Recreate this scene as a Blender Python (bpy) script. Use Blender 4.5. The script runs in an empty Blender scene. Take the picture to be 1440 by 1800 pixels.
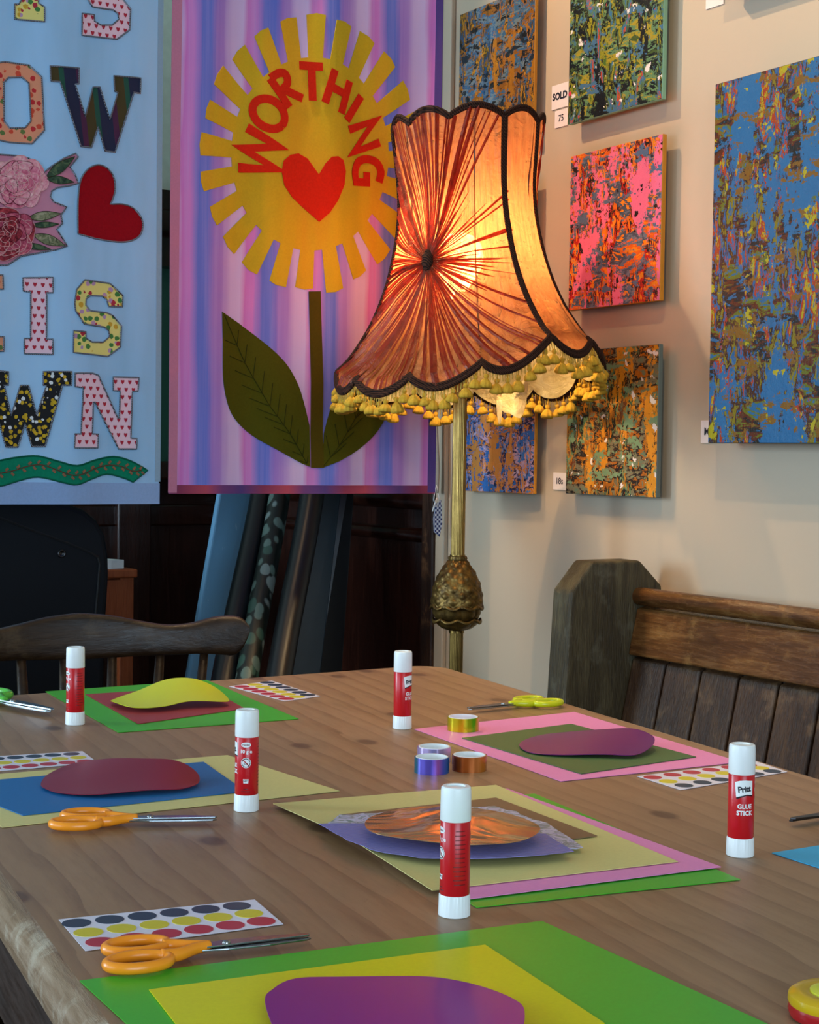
import bpy, bmesh, math, random
from mathutils import Vector, Matrix
random.seed(7)
PI = math.pi
sc = bpy.context.scene
COL = sc.collection

# ------------------------------------------------------------------ camera
FPX, PITCH, ROLL, CAMZ = 2805.4, 0.03604, 0.01441, 1.049
cp_, sp_ = math.cos(PITCH), math.sin(PITCH)
FW = Vector((0, cp_, -sp_)); UP0 = Vector((0, sp_, cp_)); RT0 = Vector((1, 0, 0))
RT = RT0*math.cos(ROLL) + UP0*math.sin(ROLL)
UP = -RT0*math.sin(ROLL) + UP0*math.cos(ROLL)
CP = Vector((0, 0, CAMZ))
cam_d = bpy.data.cameras.new('camera'); cam = bpy.data.objects.new('camera', cam_d); COL.objects.link(cam)
cam_d.sensor_width = 36; cam_d.sensor_fit = 'HORIZONTAL'
cam_d.lens = FPX/1440*36
cam_d.clip_start = 0.05
M = Matrix.Identity(4)
for i in range(3):
    M[i][0] = RT[i]; M[i][1] = UP[i]; M[i][2] = -FW[i]; M[i][3] = CP[i]
cam.matrix_world = M
sc.camera = cam

# ------------------------------------------------------------------ world, light, exposure
sc.view_settings.view_transform = 'Standard'; sc.view_settings.look = 'None'
sc.view_settings.gamma = 1; sc.view_settings.exposure = 0.2
w = bpy.data.worlds.new('World'); sc.world = w; w.use_nodes = True
bg = w.node_tree.nodes['Background']; bg.inputs[0].default_value = (0.45, 0.62, 1, 1); bg.inputs[1].default_value = 1.0

# room frame: u runs away along the right wall, v runs right towards it
A = math.radians(31.66)
D = Vector((-math.sin(A), math.cos(A), 0)); V = Vector((math.cos(A), math.sin(A), 0)); Z = Vector((0, 0, 1))
def R(u, v, z=0): return D*u + V*v + Z*z
VW = 1.92; UB = 4.2; VL = -2.6; UR = -2.6; CEIL = 2.75
ROT = Matrix((( V.x, D.x, 0, 0), (V.y, D.y, 0, 0), (0, 0, 1, 0), (0, 0, 0, 1)))   # local x = v, local y = u

def light(name, kind, energy, color, loc, target=None, size=None, size_y=None, spot=None, blend=None):
    l = bpy.data.lights.new(name, kind); l.energy = energy; l.color = color
    if size is not None:
        if kind == 'AREA': l.shape = 'RECTANGLE'; l.size = size; l.size_y = size_y or size
        else: l.shadow_soft_size = size
    if spot: l.spot_size = math.radians(spot); l.spot_blend = blend or .3
    o = bpy.data.objects.new(name, l); COL.objects.link(o); o.location = loc
    if target is not None:
        o.rotation_euler = (Vector(target)-Vector(loc)).to_track_quat('-Z', 'Y').to_euler()
    return o
DAY = (0.62, 0.83, 1.0)
light('daylight_window_left', 'AREA', 30, DAY, R(1.3, VL+.02, 1.4), R(1.3, 0, 1.2), 2.4, 1.5)
light('daylight_window_corner', 'AREA', 105, DAY, R(3.55, VL+.02, 1.45), R(3.4, 1, .9), .9, 1.5)
light('daylight_window_rear', 'AREA', 74, DAY, R(UR+.02, -.6, 1.55), R(0, -.6, 1.35), 2.4, 1.5)
light('gallery_spot_far', 'SPOT', 62, (1, .66, .36), R(2.75, 1.15, 2.62), R(2.0, VW, 1.2), .012, None, 80, .5)
light('gallery_spot_near', 'SPOT', 44, (1, .70, .38), R(1.35, .95, 2.62), R(1.5, VW, 1.1), .02, None, 95, .6)

# ------------------------------------------------------------------ helpers
def C(h, a=1):
    h = h.lstrip('#'); out = []
    for i in (0, 2, 4):
        c = int(h[i:i+2], 16)/255; out.append(c/12.92 if c <= .04045 else ((c+.055)/1.055)**2.4)
    return (*out, a)
class NT:
    def __init__(s, name):
        s.m = bpy.data.materials.new(name); s.m.use_nodes = True; s.t = s.m.node_tree
        s.b = s.t.nodes['Principled BSDF']; s.out = s.t.nodes['Material Output']
    def n(s, typ, **kw):
        x = s.t.nodes.new(typ)
        for k, v in kw.items():
            if k.startswith('i_'):
                key = k[2:]; key = int(key) if key.isdigit() else key.replace('_', ' ')
                x.inputs[key].default_value = v
            else: setattr(x, k, v)
        return x
    def l(s, a, b): s.t.links.new(a, b)
    def coord(s, scale=(1, 1, 1), rot=(0, 0, 0), kind='Object', loc=(0, 0, 0)):
        tc = s.n('ShaderNodeTexCoord'); mp = s.n('ShaderNodeMapping')
        mp.inputs['Scale'].default_value = scale; mp.inputs['Rotation'].default_value = rot; mp.inputs['Location'].default_value = loc
        s.l(tc.outputs[kind], mp.inputs[0]); return mp.outputs[0]
    def noise(s, vec, scale, detail=4, rough=.5, dist=0):
        x = s.n('ShaderNodeTexNoise'); s.l(vec, x.inputs['Vector'])
        x.inputs['Scale'].default_value = scale; x.inputs['Detail'].default_value = detail
        x.inputs['Roughness'].default_value = rough; x.inputs['Distortion'].default_value = dist
        return x.outputs['Fac']
    def ramp(s, fac, stops, interp='LINEAR'):
        x = s.n('ShaderNodeValToRGB'); r = x.color_ramp; r.interpolation = interp
        while len(r.elements) < len(stops): r.elements.new(.5)
        for e, (p, c) in zip(r.elements, stops):
            e.position = p; e.color = C(c) if isinstance(c, str) else c
        s.l(fac, x.inputs[0]); return x.outputs[0]
    def mix(s, fac, a, b, mode='MIX'):
        x = s.n('ShaderNodeMix', data_type='RGBA', blend_type=mode)
        if isinstance(fac, (int, float)): x.inputs[0].default_value = fac
        else: s.l(fac, x.inputs[0])
        for i, q in ((6, a), (7, b)):
            if isinstance(q, str): x.inputs[i].default_value = C(q)
            elif isinstance(q, tuple): x.inputs[i].default_value = q
            else: s.l(q, x.inputs[i])
        return x.outputs[2]
    def math(s, op, a, b=None, c=None):
        x = s.n('ShaderNodeMath', operation=op)
        for i, q in enumerate((a, b, c)):
            if q is None: continue
            if isinstance(q, (int, float)): x.inputs[i].default_value = q
            else: s.l(q, x.inputs[i])
        return x.outputs[0]
    def bump(s, h, strength=.3, dist=.01):
        x = s.n('ShaderNodeBump'); x.inputs['Strength'].default_value = strength; x.inputs['Distance'].default_value = dist
        s.l(h, x.inputs['Height']); s.l(x.outputs[0], s.b.inputs['Normal'])
    def color(s, c): s.l(c, s.b.inputs['Base Color'])
    def p(s, **kw):
        for k, v in kw.items(): s.b.inputs[k.replace('_', ' ')].default_value = v
        return s
def plain(name, col, rough=.6, metal=0, var=.06, scale=40, **kw):
    n = NT(name); n.p(Roughness=rough, Metallic=metal)
    c = C(col) if isinstance(col, str) else col
    f = n.noise(n.coord(), scale, 3)
    d = tuple(x*(1-var) for x in c[:3])+(1,); e = tuple(min(1, x*(1+var)) for x in c[:3])+(1,)
    n.color(n.ramp(f, [(.3, d), (.7, e)]))
    for k, v in kw.items(): n.b.inputs[k.replace('_', ' ')].default_value = v
    return n.m

def tag(o, label=None, cat=None, group=None, kind=None):
    if label: o['label'] = label
    if cat: o['category'] = cat
    if group: o['group'] = group
    if kind: o['kind'] = kind
    return o
def empty(name, loc=(0, 0, 0), label=None, cat=None, group=None, mat=None, rz=0):
    o = bpy.data.objects.new(name, None); COL.objects.link(o); o.empty_display_size = .05
    if mat is not None: o.matrix_world = mat
    else: o.location = loc; o.rotation_euler = (0, 0, rz)
    return tag(o, label, cat, group)
def link(name, bm, mats, parent=None, smooth=False, mod=None):
    me = bpy.data.meshes.new(name); bm.normal_update(); bm.to_mesh(me); bm.free()
    if not isinstance(mats, (list, tuple)): mats = [mats]
    for m in mats: me.materials.append(m)
    if smooth:
        for p_ in me.polygons: p_.use_smooth = True
    o = bpy.data.objects.new(name, me); COL.objects.link(o)
    if parent: o.parent = parent
    if mod:
        for k, v in mod.items():
            if k == 'bevel':
                b = o.modifiers.new('bevel', 'BEVEL'); b.width = v; b.segments = 3; b.limit_method = 'ANGLE'; b.angle_limit = .6
            if k == 'solid':
                b = o.modifiers.new('solid', 'SOLIDIFY'); b.thickness = v; b.offset = 0
            if k == 'subsurf':
                b = o.modifiers.new('sub', 'SUBSURF'); b.levels = v; b.render_levels = v
    return o
def esplit(o):
    e = o.modifiers.new('edge', 'EDGE_SPLIT'); e.split_angle = .9
def autosmooth(o, ang=.7):
    me = o.data
    for p_ in me.polygons: p_.use_smooth = True
    me.set_sharp_from_angle(angle=ang)
    return o
def box(bm, c, s, m=None, mi=0):
    r = bmesh.ops.create_cube(bm, size=1); vs = r['verts']
    for v in vs: v.co = Vector((v.co.x*s[0], v.co.y*s[1], v.co.z*s[2]))+Vector(c)
    if m is not None: bmesh.ops.transform(bm, matrix=m, verts=vs)
    for f in {f for v in vs for f in v.link_faces}: f.material_index = mi
    return vs
def lathe(bm, prof, seg=32, rad=None, mi=0, cap=True, c=(0, 0, 0)):
    rows = []
    for (r, z) in prof:
        row = []
        for i in range(seg):
            a = 2*PI*i/seg; rr = rad(r, z, a) if rad else r
            row.append(bm.verts.new((c[0]+rr*math.cos(a), c[1]+rr*math.sin(a), c[2]+z)))
        rows.append(row)
    for j in range(len(rows)-1):
        for i in range(seg):
            f = bm.faces.new((rows[j][i], rows[j][(i+1) % seg], rows[j+1][(i+1) % seg], rows[j+1][i])); f.material_index = mi
    if cap:
        f = bm.faces.new(rows[0][::-1]); f.material_index = mi
        f = bm.faces.new(rows[-1]); f.material_index = mi
    return rows
def tube(bm, pts, rad, seg=8, mi=0, closed=False, flat=None):
    pts = [Vector(p_) for p_ in pts]; n = len(pts); rows = []
    prev = None
    for i, p_ in enumerate(pts):
        if closed: t = pts[(i+1) % n]-pts[i-1]
        else: t = pts[min(i+1, n-1)]-pts[max(i-1, 0)]
        t.normalize()
        if prev is None:
            ref = Vector((0, 0, 1)) if abs(t.z) < .9 else Vector((1, 0, 0))
            a = t.cross(ref).normalized()
        else: a = (prev - t*prev.dot(t)).normalized()
        prev = a; b = t.cross(a)
        r = rad(i/(n-1)) if callable(rad) else rad
        rows.append([bm.verts.new(p_+a*r*math.cos(2*PI*k/seg)+b*r*(flat or 1)*math.sin(2*PI*k/seg)) for k in range(seg)])
    m = n if closed else n-1
    for j in range(m):
        q = rows[(j+1) % n]
        for k in range(seg):
            f = bm.faces.new((rows[j][k], rows[j][(k+1) % seg], q[(k+1) % seg], q[k])); f.material_index = mi
    if not closed:
        bm.faces.new(rows[0][::-1]).material_index = mi; bm.faces.new(rows[-1]).material_index = mi
def prism(bm, poly, t0, t1, fn, mi=0):
    """poly list of 2D points; fn(a,b,t)->co"""
    lo = [bm.verts.new(fn(a, b, t0)) for a, b in poly]; hi = [bm.verts.new(fn(a, b, t1)) for a, b in poly]
    n = len(poly); fs = [bm.faces.new(lo[::-1]), bm.faces.new(hi)]
    for i in range(n): fs.append(bm.faces.new((lo[i], lo[(i+1) % n], hi[(i+1) % n], hi[i])))
    for f in fs: f.material_index = mi
    return fs
def ray(x, y): return ((x-720)/FPX*RT - (y-900)/FPX*UP + FW)
def hit(x, y, n, c):
    """point seen at (x, y) on the plane n.P = c"""
    d = ray(x, y); n = Vector(n); return CP + d*((c-n.dot(CP))/n.dot(d))
TZ = .75
def tab(x, y, z=TZ): return hit(x, y, (0, 0, 1), z)
def wall(x, y, off=0): return hit(x, y, V, VW-off)
def uv(p_): return D.dot(p_), V.dot(p_), p_.z
def crom(pts, n=6, closed=True):
    out = []; N = len(pts)
    rng = range(N) if closed else range(N-1)
    for i in rng:
        g = (lambda k: pts[k % N]) if closed else (lambda k: pts[max(0, min(N-1, k))])
        p0, p1, p2, p3 = g(i-1), g(i), g(i+1), g(i+2)
        for k in range(n):
            t = k/n
            out.append(tuple(.5*((2*p1[j])+(-p0[j]+p2[j])*t+(2*p0[j]-5*p1[j]+4*p2[j]-p3[j])*t*t+(-p0[j]+3*p1[j]-3*p2[j]+p3[j])*t**3) for j in range(len(p1))))
    if not closed: out.append(tuple(pts[-1]))
    return out
def copy_tree(o, parent=None):
    c = o.copy(); COL.objects.link(c)
    if parent: c.parent = parent
    for ch in list(o.children): copy_tree(ch, c)
    return c

# ------------------------------------------------------------------ materials
def wood(name, c1, c2, c3, scale=1, axis='y', rough=.45, gloss_var=True, knots=False, streak=18, bumps=.15, worn=None):
    n = NT(name)
    s = {'y': (9, 1, 9), 'x': (1, 9, 9), 'z': (9, 9, 1)}[axis]
    co = n.coord(tuple(q*scale for q in s))
    w1 = n.noise(co, 2.2, 5, .6, 1.2); w2 = n.noise(co, streak, 6, .65, .3)
    f = n.math('ADD', n.math('MULTIPLY', w1, .6), n.math('MULTIPLY', w2, .4))
    col = n.ramp(f, [(.28, c1), (.5, c2), (.72, c3)])
    if worn:
        wf = n.noise(n.coord((6, 6, 6)), 2.5, 6, .7)
        col = n.mix(n.ramp(wf, [(.55, '#000000'), (.72, '#ffffff')]), col, worn)
    n.color(col); n.p(Roughness=rough)
    if gloss_var:
        r = n.ramp(w2, [(.3, (rough*.8,)*3+(1,)), (.7, (min(1, rough*1.35),)*3+(1,))]); n.l(r, n.b.inputs['Roughness'])
    n.b.inputs['Specular IOR Level'].default_value = .32
    n.bump(w2, bumps, .004)
    return n.m
def table_wood():
    n = NT('pine_tabletop')
    base = n.coord((1, 1, 1))
    co = n.coord((7, .8, 7))
    # plank tint
    sep = n.n('ShaderNodeSeparateXYZ'); n.l(base, sep.inputs[0])
    pl = n.math('FLOOR', n.math('MULTIPLY', sep.outputs[0], 7.6))
    wn = n.n('ShaderNodeTexWhiteNoise', noise_dimensions='1D'); n.l(pl, wn.inputs['W'])
    # grain: distorted rings
    wv = n.n('ShaderNodeTexWave', wave_type='BANDS', bands_direction='X', wave_profile='SAW')
    n.l(n.coord((1, .10, 1)), wv.inputs[0]); wv.inputs['Scale'].default_value = 11; wv.inputs['Distortion'].default_value = 9
    wv.inputs['Detail'].default_value = 3; wv.inputs['Detail Scale'].default_value = 1.3; wv.inputs['Detail Roughness'].default_value = .6
    g = n.noise(co, 26, 6, .7, .4); big = n.noise(n.coord((3, 1, 3)), 1.6, 4, .6, .8)
    c = n.ramp(wv.outputs['Fac'], [(0, '#9c7b5a'), (.55, '#937251'), (.88, '#7c5b3d'), (1, '#6b4a30')])
    c = n.mix(.38, c, n.ramp(g, [(.25, '#6a4a31'), (.5, '#9a7855'), (.75, '#ab8a66')]))
    c = n.mix(n.math('MULTIPLY', wn.outputs[0], .22), c, '#7a5a42')
    c = n.mix(n.ramp(big, [(.35, (0, 0, 0, 1)), (.75, (.5, .5, .5, 1))]), c, '#94785f')
    # knots
    vo = n.n('ShaderNodeTexVoronoi', feature='F1', voronoi_dimensions='2D'); n.l(n.coord((1.25, .8, 1)), vo.inputs['Vector']); vo.inputs['Scale'].default_value = 5.6
    kn = n.ramp(vo.outputs['Distance'], [(.05, (1, 1, 1, 1)), (.07, (.5, .5, .5, 1)), (.085, (.16, .16, .16, 1)), (.2, (0, 0, 0, 1))])
    c = n.mix(n.math('MULTIPLY', kn, .75), c, '#4b3226')
    scr = n.noise(n.coord((14, 3, 3)), 3.5, 8, .85, 1)
    c = n.mix(n.ramp(scr, [(.62, (0, 0, 0, 1)), (.68, (.5, .5, .5, 1))]), c, '#5f412b')
    n.color(c); rr = n.ramp(big, [(.3, (.34,)*3+(1,)), (.7, (.5,)*3+(1,))]); n.l(rr, n.b.inputs['Roughness'])
    n.bump(g, .08, .002)
    return n.m
M_table = table_wood()
M_edge = wood('worn_pine_edge', '#5b3f2a', '#8d7258', '#b59f86', 1, 'y', .38, worn='#c9bca6', bumps=.5)
M_apron = wood('dark_brown_apron', '#1d110a', '#2f1c10', '#40281a', 1, 'y', .5)
M_dark = wood('dark_stained_oak', '#1a0f08', '#3a2616', '#5a4128', 1.2, 'z', .38, worn='#6b5238', bumps=.5, streak=26)
M_darkh = wood('dark_stained_oak_rail', '#2a170a', '#543418', '#80592e', 1.0, 'y', .24, worn='#7f5c33', bumps=.35, streak=22)
M_post = wood('weathered_dark_oak', '#1a150b', '#40351f', '#665c40', 1.2, 'z', .45, worn='#5f5a48', bumps=.6, streak=30)
M_chair = wood('polished_dark_elm', '#100904', '#26170c', '#3c2814', 1.0, 'x', .34, worn='#4b3a26', bumps=.25)
M_mahog = wood('mahogany_panelling', '#140805', '#26100a', '#3b1c12', 1.0, 'z', .16, bumps=.1)
M_mahog.node_tree.nodes['Principled BSDF'].inputs['Specular IOR Level'].default_value = .7
M_red = wood('orange_stained_wood', '#6d2f14', '#8e4420', '#a85a30', 1.2, 'z', .4)
def wall_mat():
    n = NT('painted_white_wall'); co = n.coord()
    f = n.noise(co, 1.3, 4, .6); g = n.noise(co, 90, 3, .5); h = n.noise(n.coord((1, 1, .15)), 6, 4, .6)
    c = n.mix(f, '#ab9a83', '#b5a48d'); n.color(c); n.p(Roughness=.5)
    n.bump(n.math('ADD', n.math('MULTIPLY', g, .12), n.math('MULTIPLY', h, 1)), .3, .004); return n.m
M_wall = wall_mat()
M_green = plain('dark_green_wall_paint', '#1f4a3a', .6)
M_ceil = plain('ceiling_paint', '#cfc8bd', .8)
M_floor = wood('floorboards', '#1d120b', '#33200f', '#4a301c', 1, 'y', .5)
M_brass = plain('reeded_brass', '#8f7440', .28, 1, .2, 60)
M_bronze = NT('aged_brass_casting')
_n = M_bronze; _f = _n.noise(_n.coord(), 70, 5, .6); _n.color(_n.ramp(_f, [(.3, '#3a2a14'), (.55, '#6f5527'), (.8, '#94763a')])); _n.p(Metallic=.75, Roughness=.42); _n.bump(_f, .15, .001); M_bronze = _n.m
M_white = plain('white_plastic', '#eef3f2', .32, 0, .01)
M_redlab = plain('red_label', '#c4101c', .28, 0, .05)
M_redshadow = plain('dark_red_print', '#6a0a12', .4)
M_ink = plain('navy_black_ink', '#10121f', .4)
M_steel = plain('brushed_steel', '#9aa0a4', .22, 1, .1, 90)
M_gunmetal = plain('dark_steel', '#4a4a4c', .3, 1, .1, 90)
M_orange = plain('orange_plastic', '#fb961c', .3, 0, .03)
M_lime = plain('lime_yellow_plastic', '#c9cf12', .3, 0, .03)
M_grnpl = plain('green_plastic', '#58b83e', .3, 0, .03)
M_navypl = plain('matt_navy_plastic', '#080d14', .55, 0, .05, **{'Specular_IOR_Level': .2})
M_black = plain('black_shiny_vinyl', '#060a10', .38, 0, .1)
M_seam = plain('seam_black', '#030406', .7)
M_bluegrey = NT('blue_grey_board')
_n = M_bluegrey; _n.color(_n.mix(_n.ramp(_n.noise(_n.coord((1, 1, .3)), 60, 4, .7), [(.66, (0, 0, 0, 1)), (.72, (.5, .5, .5, 1))]), '#5f8fae', '#b0c8d6')); _n.p(Roughness=.5); M_bluegrey = _n.m
def card(name, col, rough=.45, sheen=0):
    n = NT(name); f = n.noise(n.coord(), 400, 2); c = C(col)
    n.color(n.ramp(f, [(.3, tuple(x*.95 for x in c[:3])+(1,)), (.7, c)])); n.p(Roughness=rough); n.b.inputs['Specular IOR Level'].default_value = .3; return n.m
K = dict(green=card('green_card', '#46b42e', .34), lime=card('yellow_card', '#dcd608', .34), cream=card('cream_paper', '#d8cf87'), pink=card('pink_paper', '#ea8fc6'),
    red=card('dull_red_card', '#9c3a40'), blue=card('blue_card', '#1a6cab'), dkgreen=card('moss_green_card', '#4a6b3e'), brown=card('brown_card', '#83684a'),
    sky=card('sky_blue_paper', '#35a9dd'), white=card('white_sticker_backing', '#e4e1f0', .35), navy=card('navy_dot', '#2c3e52', .35), ydot=card('yellow_dot', '#d9c92a', .35), rdot=card('red_dot', '#bb3344', .35))

# ------------------------------------------------------------------ the room
def rbox(name, u0, u1, v0, v1, z0, z1, m, kind='structure', parent=None, bev=None):
    bm = bmesh.new(); box(bm, ((v0+v1)/2, (u0+u1)/2, (z0+z1)/2), (v1-v0, u1-u0, z1-z0))
    o = link(name, bm, m, parent, mod={'bevel': bev} if bev else None)
    if parent is None: o.matrix_world = ROT
    if kind: o['kind'] = kind
    return o
rbox('floor', UR-.2, UB+.2, VL-.2, VW+.2, -.1, 0, M_floor)
rbox('ceiling', UR-.2, UB+.2, VL-.2, VW+.2, CEIL, CEIL+.1, M_ceil)
UC = 2.985                                                       # where the white wall ends and the dark panelling begins
rbox('wall_right', UR, UC, VW, VW+.15, 0, CEIL, M_wall)
rbox('wall_right_far', UC, UB+.15, VW+.05, VW+.2, 0, CEIL, M_green)
rbox('wall_back', UB, UB+.15, VL, VW+.05, 0, CEIL, M_green)
def wall_with_windows(name, along, opens, z0, z1):
    """left wall (v=VL) or rear wall (u=UR) with window openings"""
    a0, a1 = (UR, UB) if along == 'u' else (VL, VW)
    def put(bm, p0, p1, q0, q1, t0, t1):
        c, sz = ((t0+t1)/2, (p0+p1)/2, (q0+q1)/2), (t1-t0, p1-p0, q1-q0)
        if along == 'v': c, sz = (c[1], c[0], c[2]), (sz[1], sz[0], sz[2])
        box(bm, c, sz)
    W0 = VL if along == 'u' else UR
    bm = bmesh.new(); e = a0
    for w0, w1, wn in opens:
        put(bm, e, w0, 0, CEIL, W0-.15, W0); put(bm, w0, w1, 0, z0, W0-.15, W0); put(bm, w0, w1, z1, CEIL, W0-.15, W0); e = w1
    put(bm, e, a1, 0, CEIL, W0-.15, W0)
    o = link(name, bm, M_wall); o.matrix_world = ROT; o['kind'] = 'structure'
    for w0, w1, wn in opens:
        bm = bmesh.new(); k = .04
        for bb in ((w0, w0+k, z0, z1), (w1-k, w1, z0, z1), (w0, w1, z0, z0+k), (w0, w1, z1-k, z1), ((w0+w1)/2-k/2, (w0+w1)/2+k/2, z0, z1), (w0, w1, (z0+z1)/2-k/2, (z0+z1)/2+k/2)): put(bm, *bb, W0-.12, W0-.07)
        o = link(wn, bm, M_wall); o.matrix_world = ROT; o['kind'] = 'structure'
wall_with_windows('wall_left', 'u', [(.1, 2.5, 'window_1'), (3.1, 4.0, 'window_2')], .65, 2.15)
wall_with_windows('wall_rear', 'v', [(-1.85, .65, 'window_3')], .75, 2.35)
# plaster cracks / conduit lines on the white wall: slim trims
rbox('trim_1', UC-.035, UC, VW-.012, VW, 0, CEIL, M_wall, bev=.003)
rbox('trim_2', UC-.002, UC+.045, VW-.02, VW+.06, 0, CEIL, wood('dark_corner_post', '#120a06', '#2a170d', '#4a2f1c', 1, 'z', .4, worn='#6b4a30'), bev=.004)
# dark mahogany panelling beyond the white wall
bm = bmesh.new()
def pbox(bm, u0, u1, v0, v1, z0, z1): box(bm, ((v0+v1)/2, (u0+u1)/2, (z0+z1)/2), (v1-v0, u1-u0, z1-z0))
pbox(bm, UC+.045, UB, VW+.01, VW+.05, 0, .98)
for z, r in ((.945, .022), (.865, .016)):
    rr = [Vector((VW+.005, UC+.045, z)), Vector((VW+.005, UB, z))]; tube(bm, rr, r, 12)
o = link('trim_3', bm, M_mahog); o.matrix_world = ROT; o['kind'] = 'structure'; autosmooth(o)
# back-wall panelling: dado with cornice, posts and recessed panels
bm = bmesh.new()
pbox(bm, UB-.03, UB, VL, VW, 0, 1.02)
pbox(bm, UB-.09, UB, VL, VW, .97, 1.02)
for v in (.55, 1.02, 1.36, 1.66): pbox(bm, UB-.07, UB-.02, v-.05, v+.05, 0, .98)
pbox(bm, UB-.05, UB-.02, VL, VW, 0, .2); pbox(bm, UB-.05, UB-.02, VL, VW, .84, .9)
o = link('trim_4', bm, M_mahog, mod={'bevel': .006}); o.matrix_world = ROT; o['kind'] = 'structure'
# dark wood cornice high up, seen in the slit between the banners, window light above it painted as a pale panel
bm = bmesh.new()
pbox(bm, UB-.06, UB, VL, VW, 1.56, 1.66); pbox(bm, UB-.12, UB, VL, VW, 1.70, 1.76)
tube(bm, [Vector((VL, UB-.1, 1.68)), Vector((VW, UB-.1, 1.68))], .035, 12)
o = link('trim_5', bm, M_mahog); o.matrix_world = ROT; o['kind'] = 'structure'; autosmooth(o)
rbox('trim_6', UB-.02, UB-.001, VL, VW, 1.76, CEIL, plain('painted_window_light', '#c9d2bd', .7))

# ------------------------------------------------------------------ dining table
E1 = tab(775, 1165); E0 = tab(0, 1221)
dirb = (E1-E0).normalized()
Lf = tab(0, 1586); Lf2 = tab(152, 1800)
dl = (Lf-Lf2).normalized()                                     # along the table, away
Rr = tab(1440, 1366); dr = (E1-Rr).normalized()
lon = (dl+dr).normalized(); lat = Vector((lon.y, -lon.x, 0))
TA = math.atan2(lat.y, lat.x)
TM = Matrix.Translation((0, 0, 0)) @ Matrix.Rotation(TA, 4, 'Z')
def tl(p_): return lat.dot(p_), lon.dot(p_)
x_l = tl(Lf)[0]; x_r = .5*(tl(E1)[0]+tl(Rr)[0])
yr = tl(E1)[1]; yl = yr + (x_l-x_r)*math.tan(math.atan2(dirb.y, dirb.x)-TA)
y0 = .05
table = empty('farmhouse_table', label='long stripped pine farmhouse table covered with craft papers and glue sticks', cat='table', mat=TM)
def rounded_poly(pts, rads, n=8):
    out = []
    N = len(pts)
    for i in range(N):
        p_, a, b = Vector(pts[i]), Vector(pts[i-1]), Vector(pts[(i+1) % N])
        da = (a-p_).normalized(); db = (b-p_).normalized(); r = rads[i]
        ang = da.angle(db); t = r/math.tan(ang/2)
        s, e = p_+da*t, p_+db*t; c = p_+(da+db).normalized()*(r/math.sin(ang/2))
        a0 = math.atan2(s.y-c.y, s.x-c.x); a1 = math.atan2(e.y-c.y, e.x-c.x)
        dd = (a1-a0+PI) % (2*PI)-PI
        for k in range(n+1): q = a0+dd*k/n; out.append((c.x+r*math.cos(q), c.y+r*math.sin(q)))
    return out
tp = rounded_poly([(x_l, y0), (x_r, y0), (x_r, yr), (x_l, yl)], [.03, .03, .05, .03])
def slab(poly, z1, thick, er, mats, nseg=6):
    bm = bmesh.new(); cx = sum(p_[0] for p_ in poly)/len(poly); N = len(poly)
    def off(d):
        out = []
        for i in range(N):
            a, b = Vector(poly[i-1]), Vector(poly[(i+1) % N]); t = (b-a).normalized(); out.append((poly[i][0]-t.y*d, poly[i][1]+t.x*d))
        return out
    rings = []
    for k in range(nseg+1):
        q = PI/2*k/nseg; rings.append((off(er*(1-math.sin(q))), z1-er*(1-math.cos(q))))
    for k in range(nseg+1):
        q = PI/2*k/nseg; rings.append((off(er*(1-math.cos(q))), z1-thick+er-er*math.sin(q)))
    rows = [[bm.verts.new((x, y, z)) for x, y in r] for r, z in rings]
    bm.faces.new(rows[0]).material_index = 0
    for j in range(len(rows)-1):
        for i in range(N):
            f = bm.faces.new((rows[j][i], rows[j+1][i], rows[j+1][(i+1) % N], rows[j][(i+1) % N])); f.material_index = 1; f.smooth = True
    bm.faces.new(rows[-1][::-1]).material_index = 1
    return bm
o = link('tabletop', slab(tp, TZ, .034, .014, None), [M_table, M_edge], table)
bm = bmesh.new(); ins = .05
box(bm, (x_l+ins, (y0+yl)/2, .655), (.022, yl-y0-.2, .12)); box(bm, (x_r-ins, (y0+yr)/2, .655), (.022, yr-y0-.2, .12))
box(bm, ((x_l+x_r)/2, min(yl, yr)-.09, .655), (x_r-x_l-.12, .022, .12)); box(bm, ((x_l+x_r)/2, y0+.09, .655), (x_r-x_l-.12, .022, .12))
link('apron', bm, M_apron, table)
for (x, y) in ((x_l+.07, y0+.11), (x_r-.07, y0+.11), (x_l+.07, yl-.11), (x_r-.07, yr-.11)):
    bm = bmesh.new(); box(bm, (x, y, .655), (.08, .08, .122))
    lathe(bm, [(.036, .595), (.04, .57), (.03, .55), (.038, .52), (.04, .4), (.034, .25), (.024, .12), (.028, .08), (.034, .06), (.026, .03), (.02, 0)], 20, c=(x, y, 0))
    autosmooth(link('leg', bm, M_apron, table))

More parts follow.
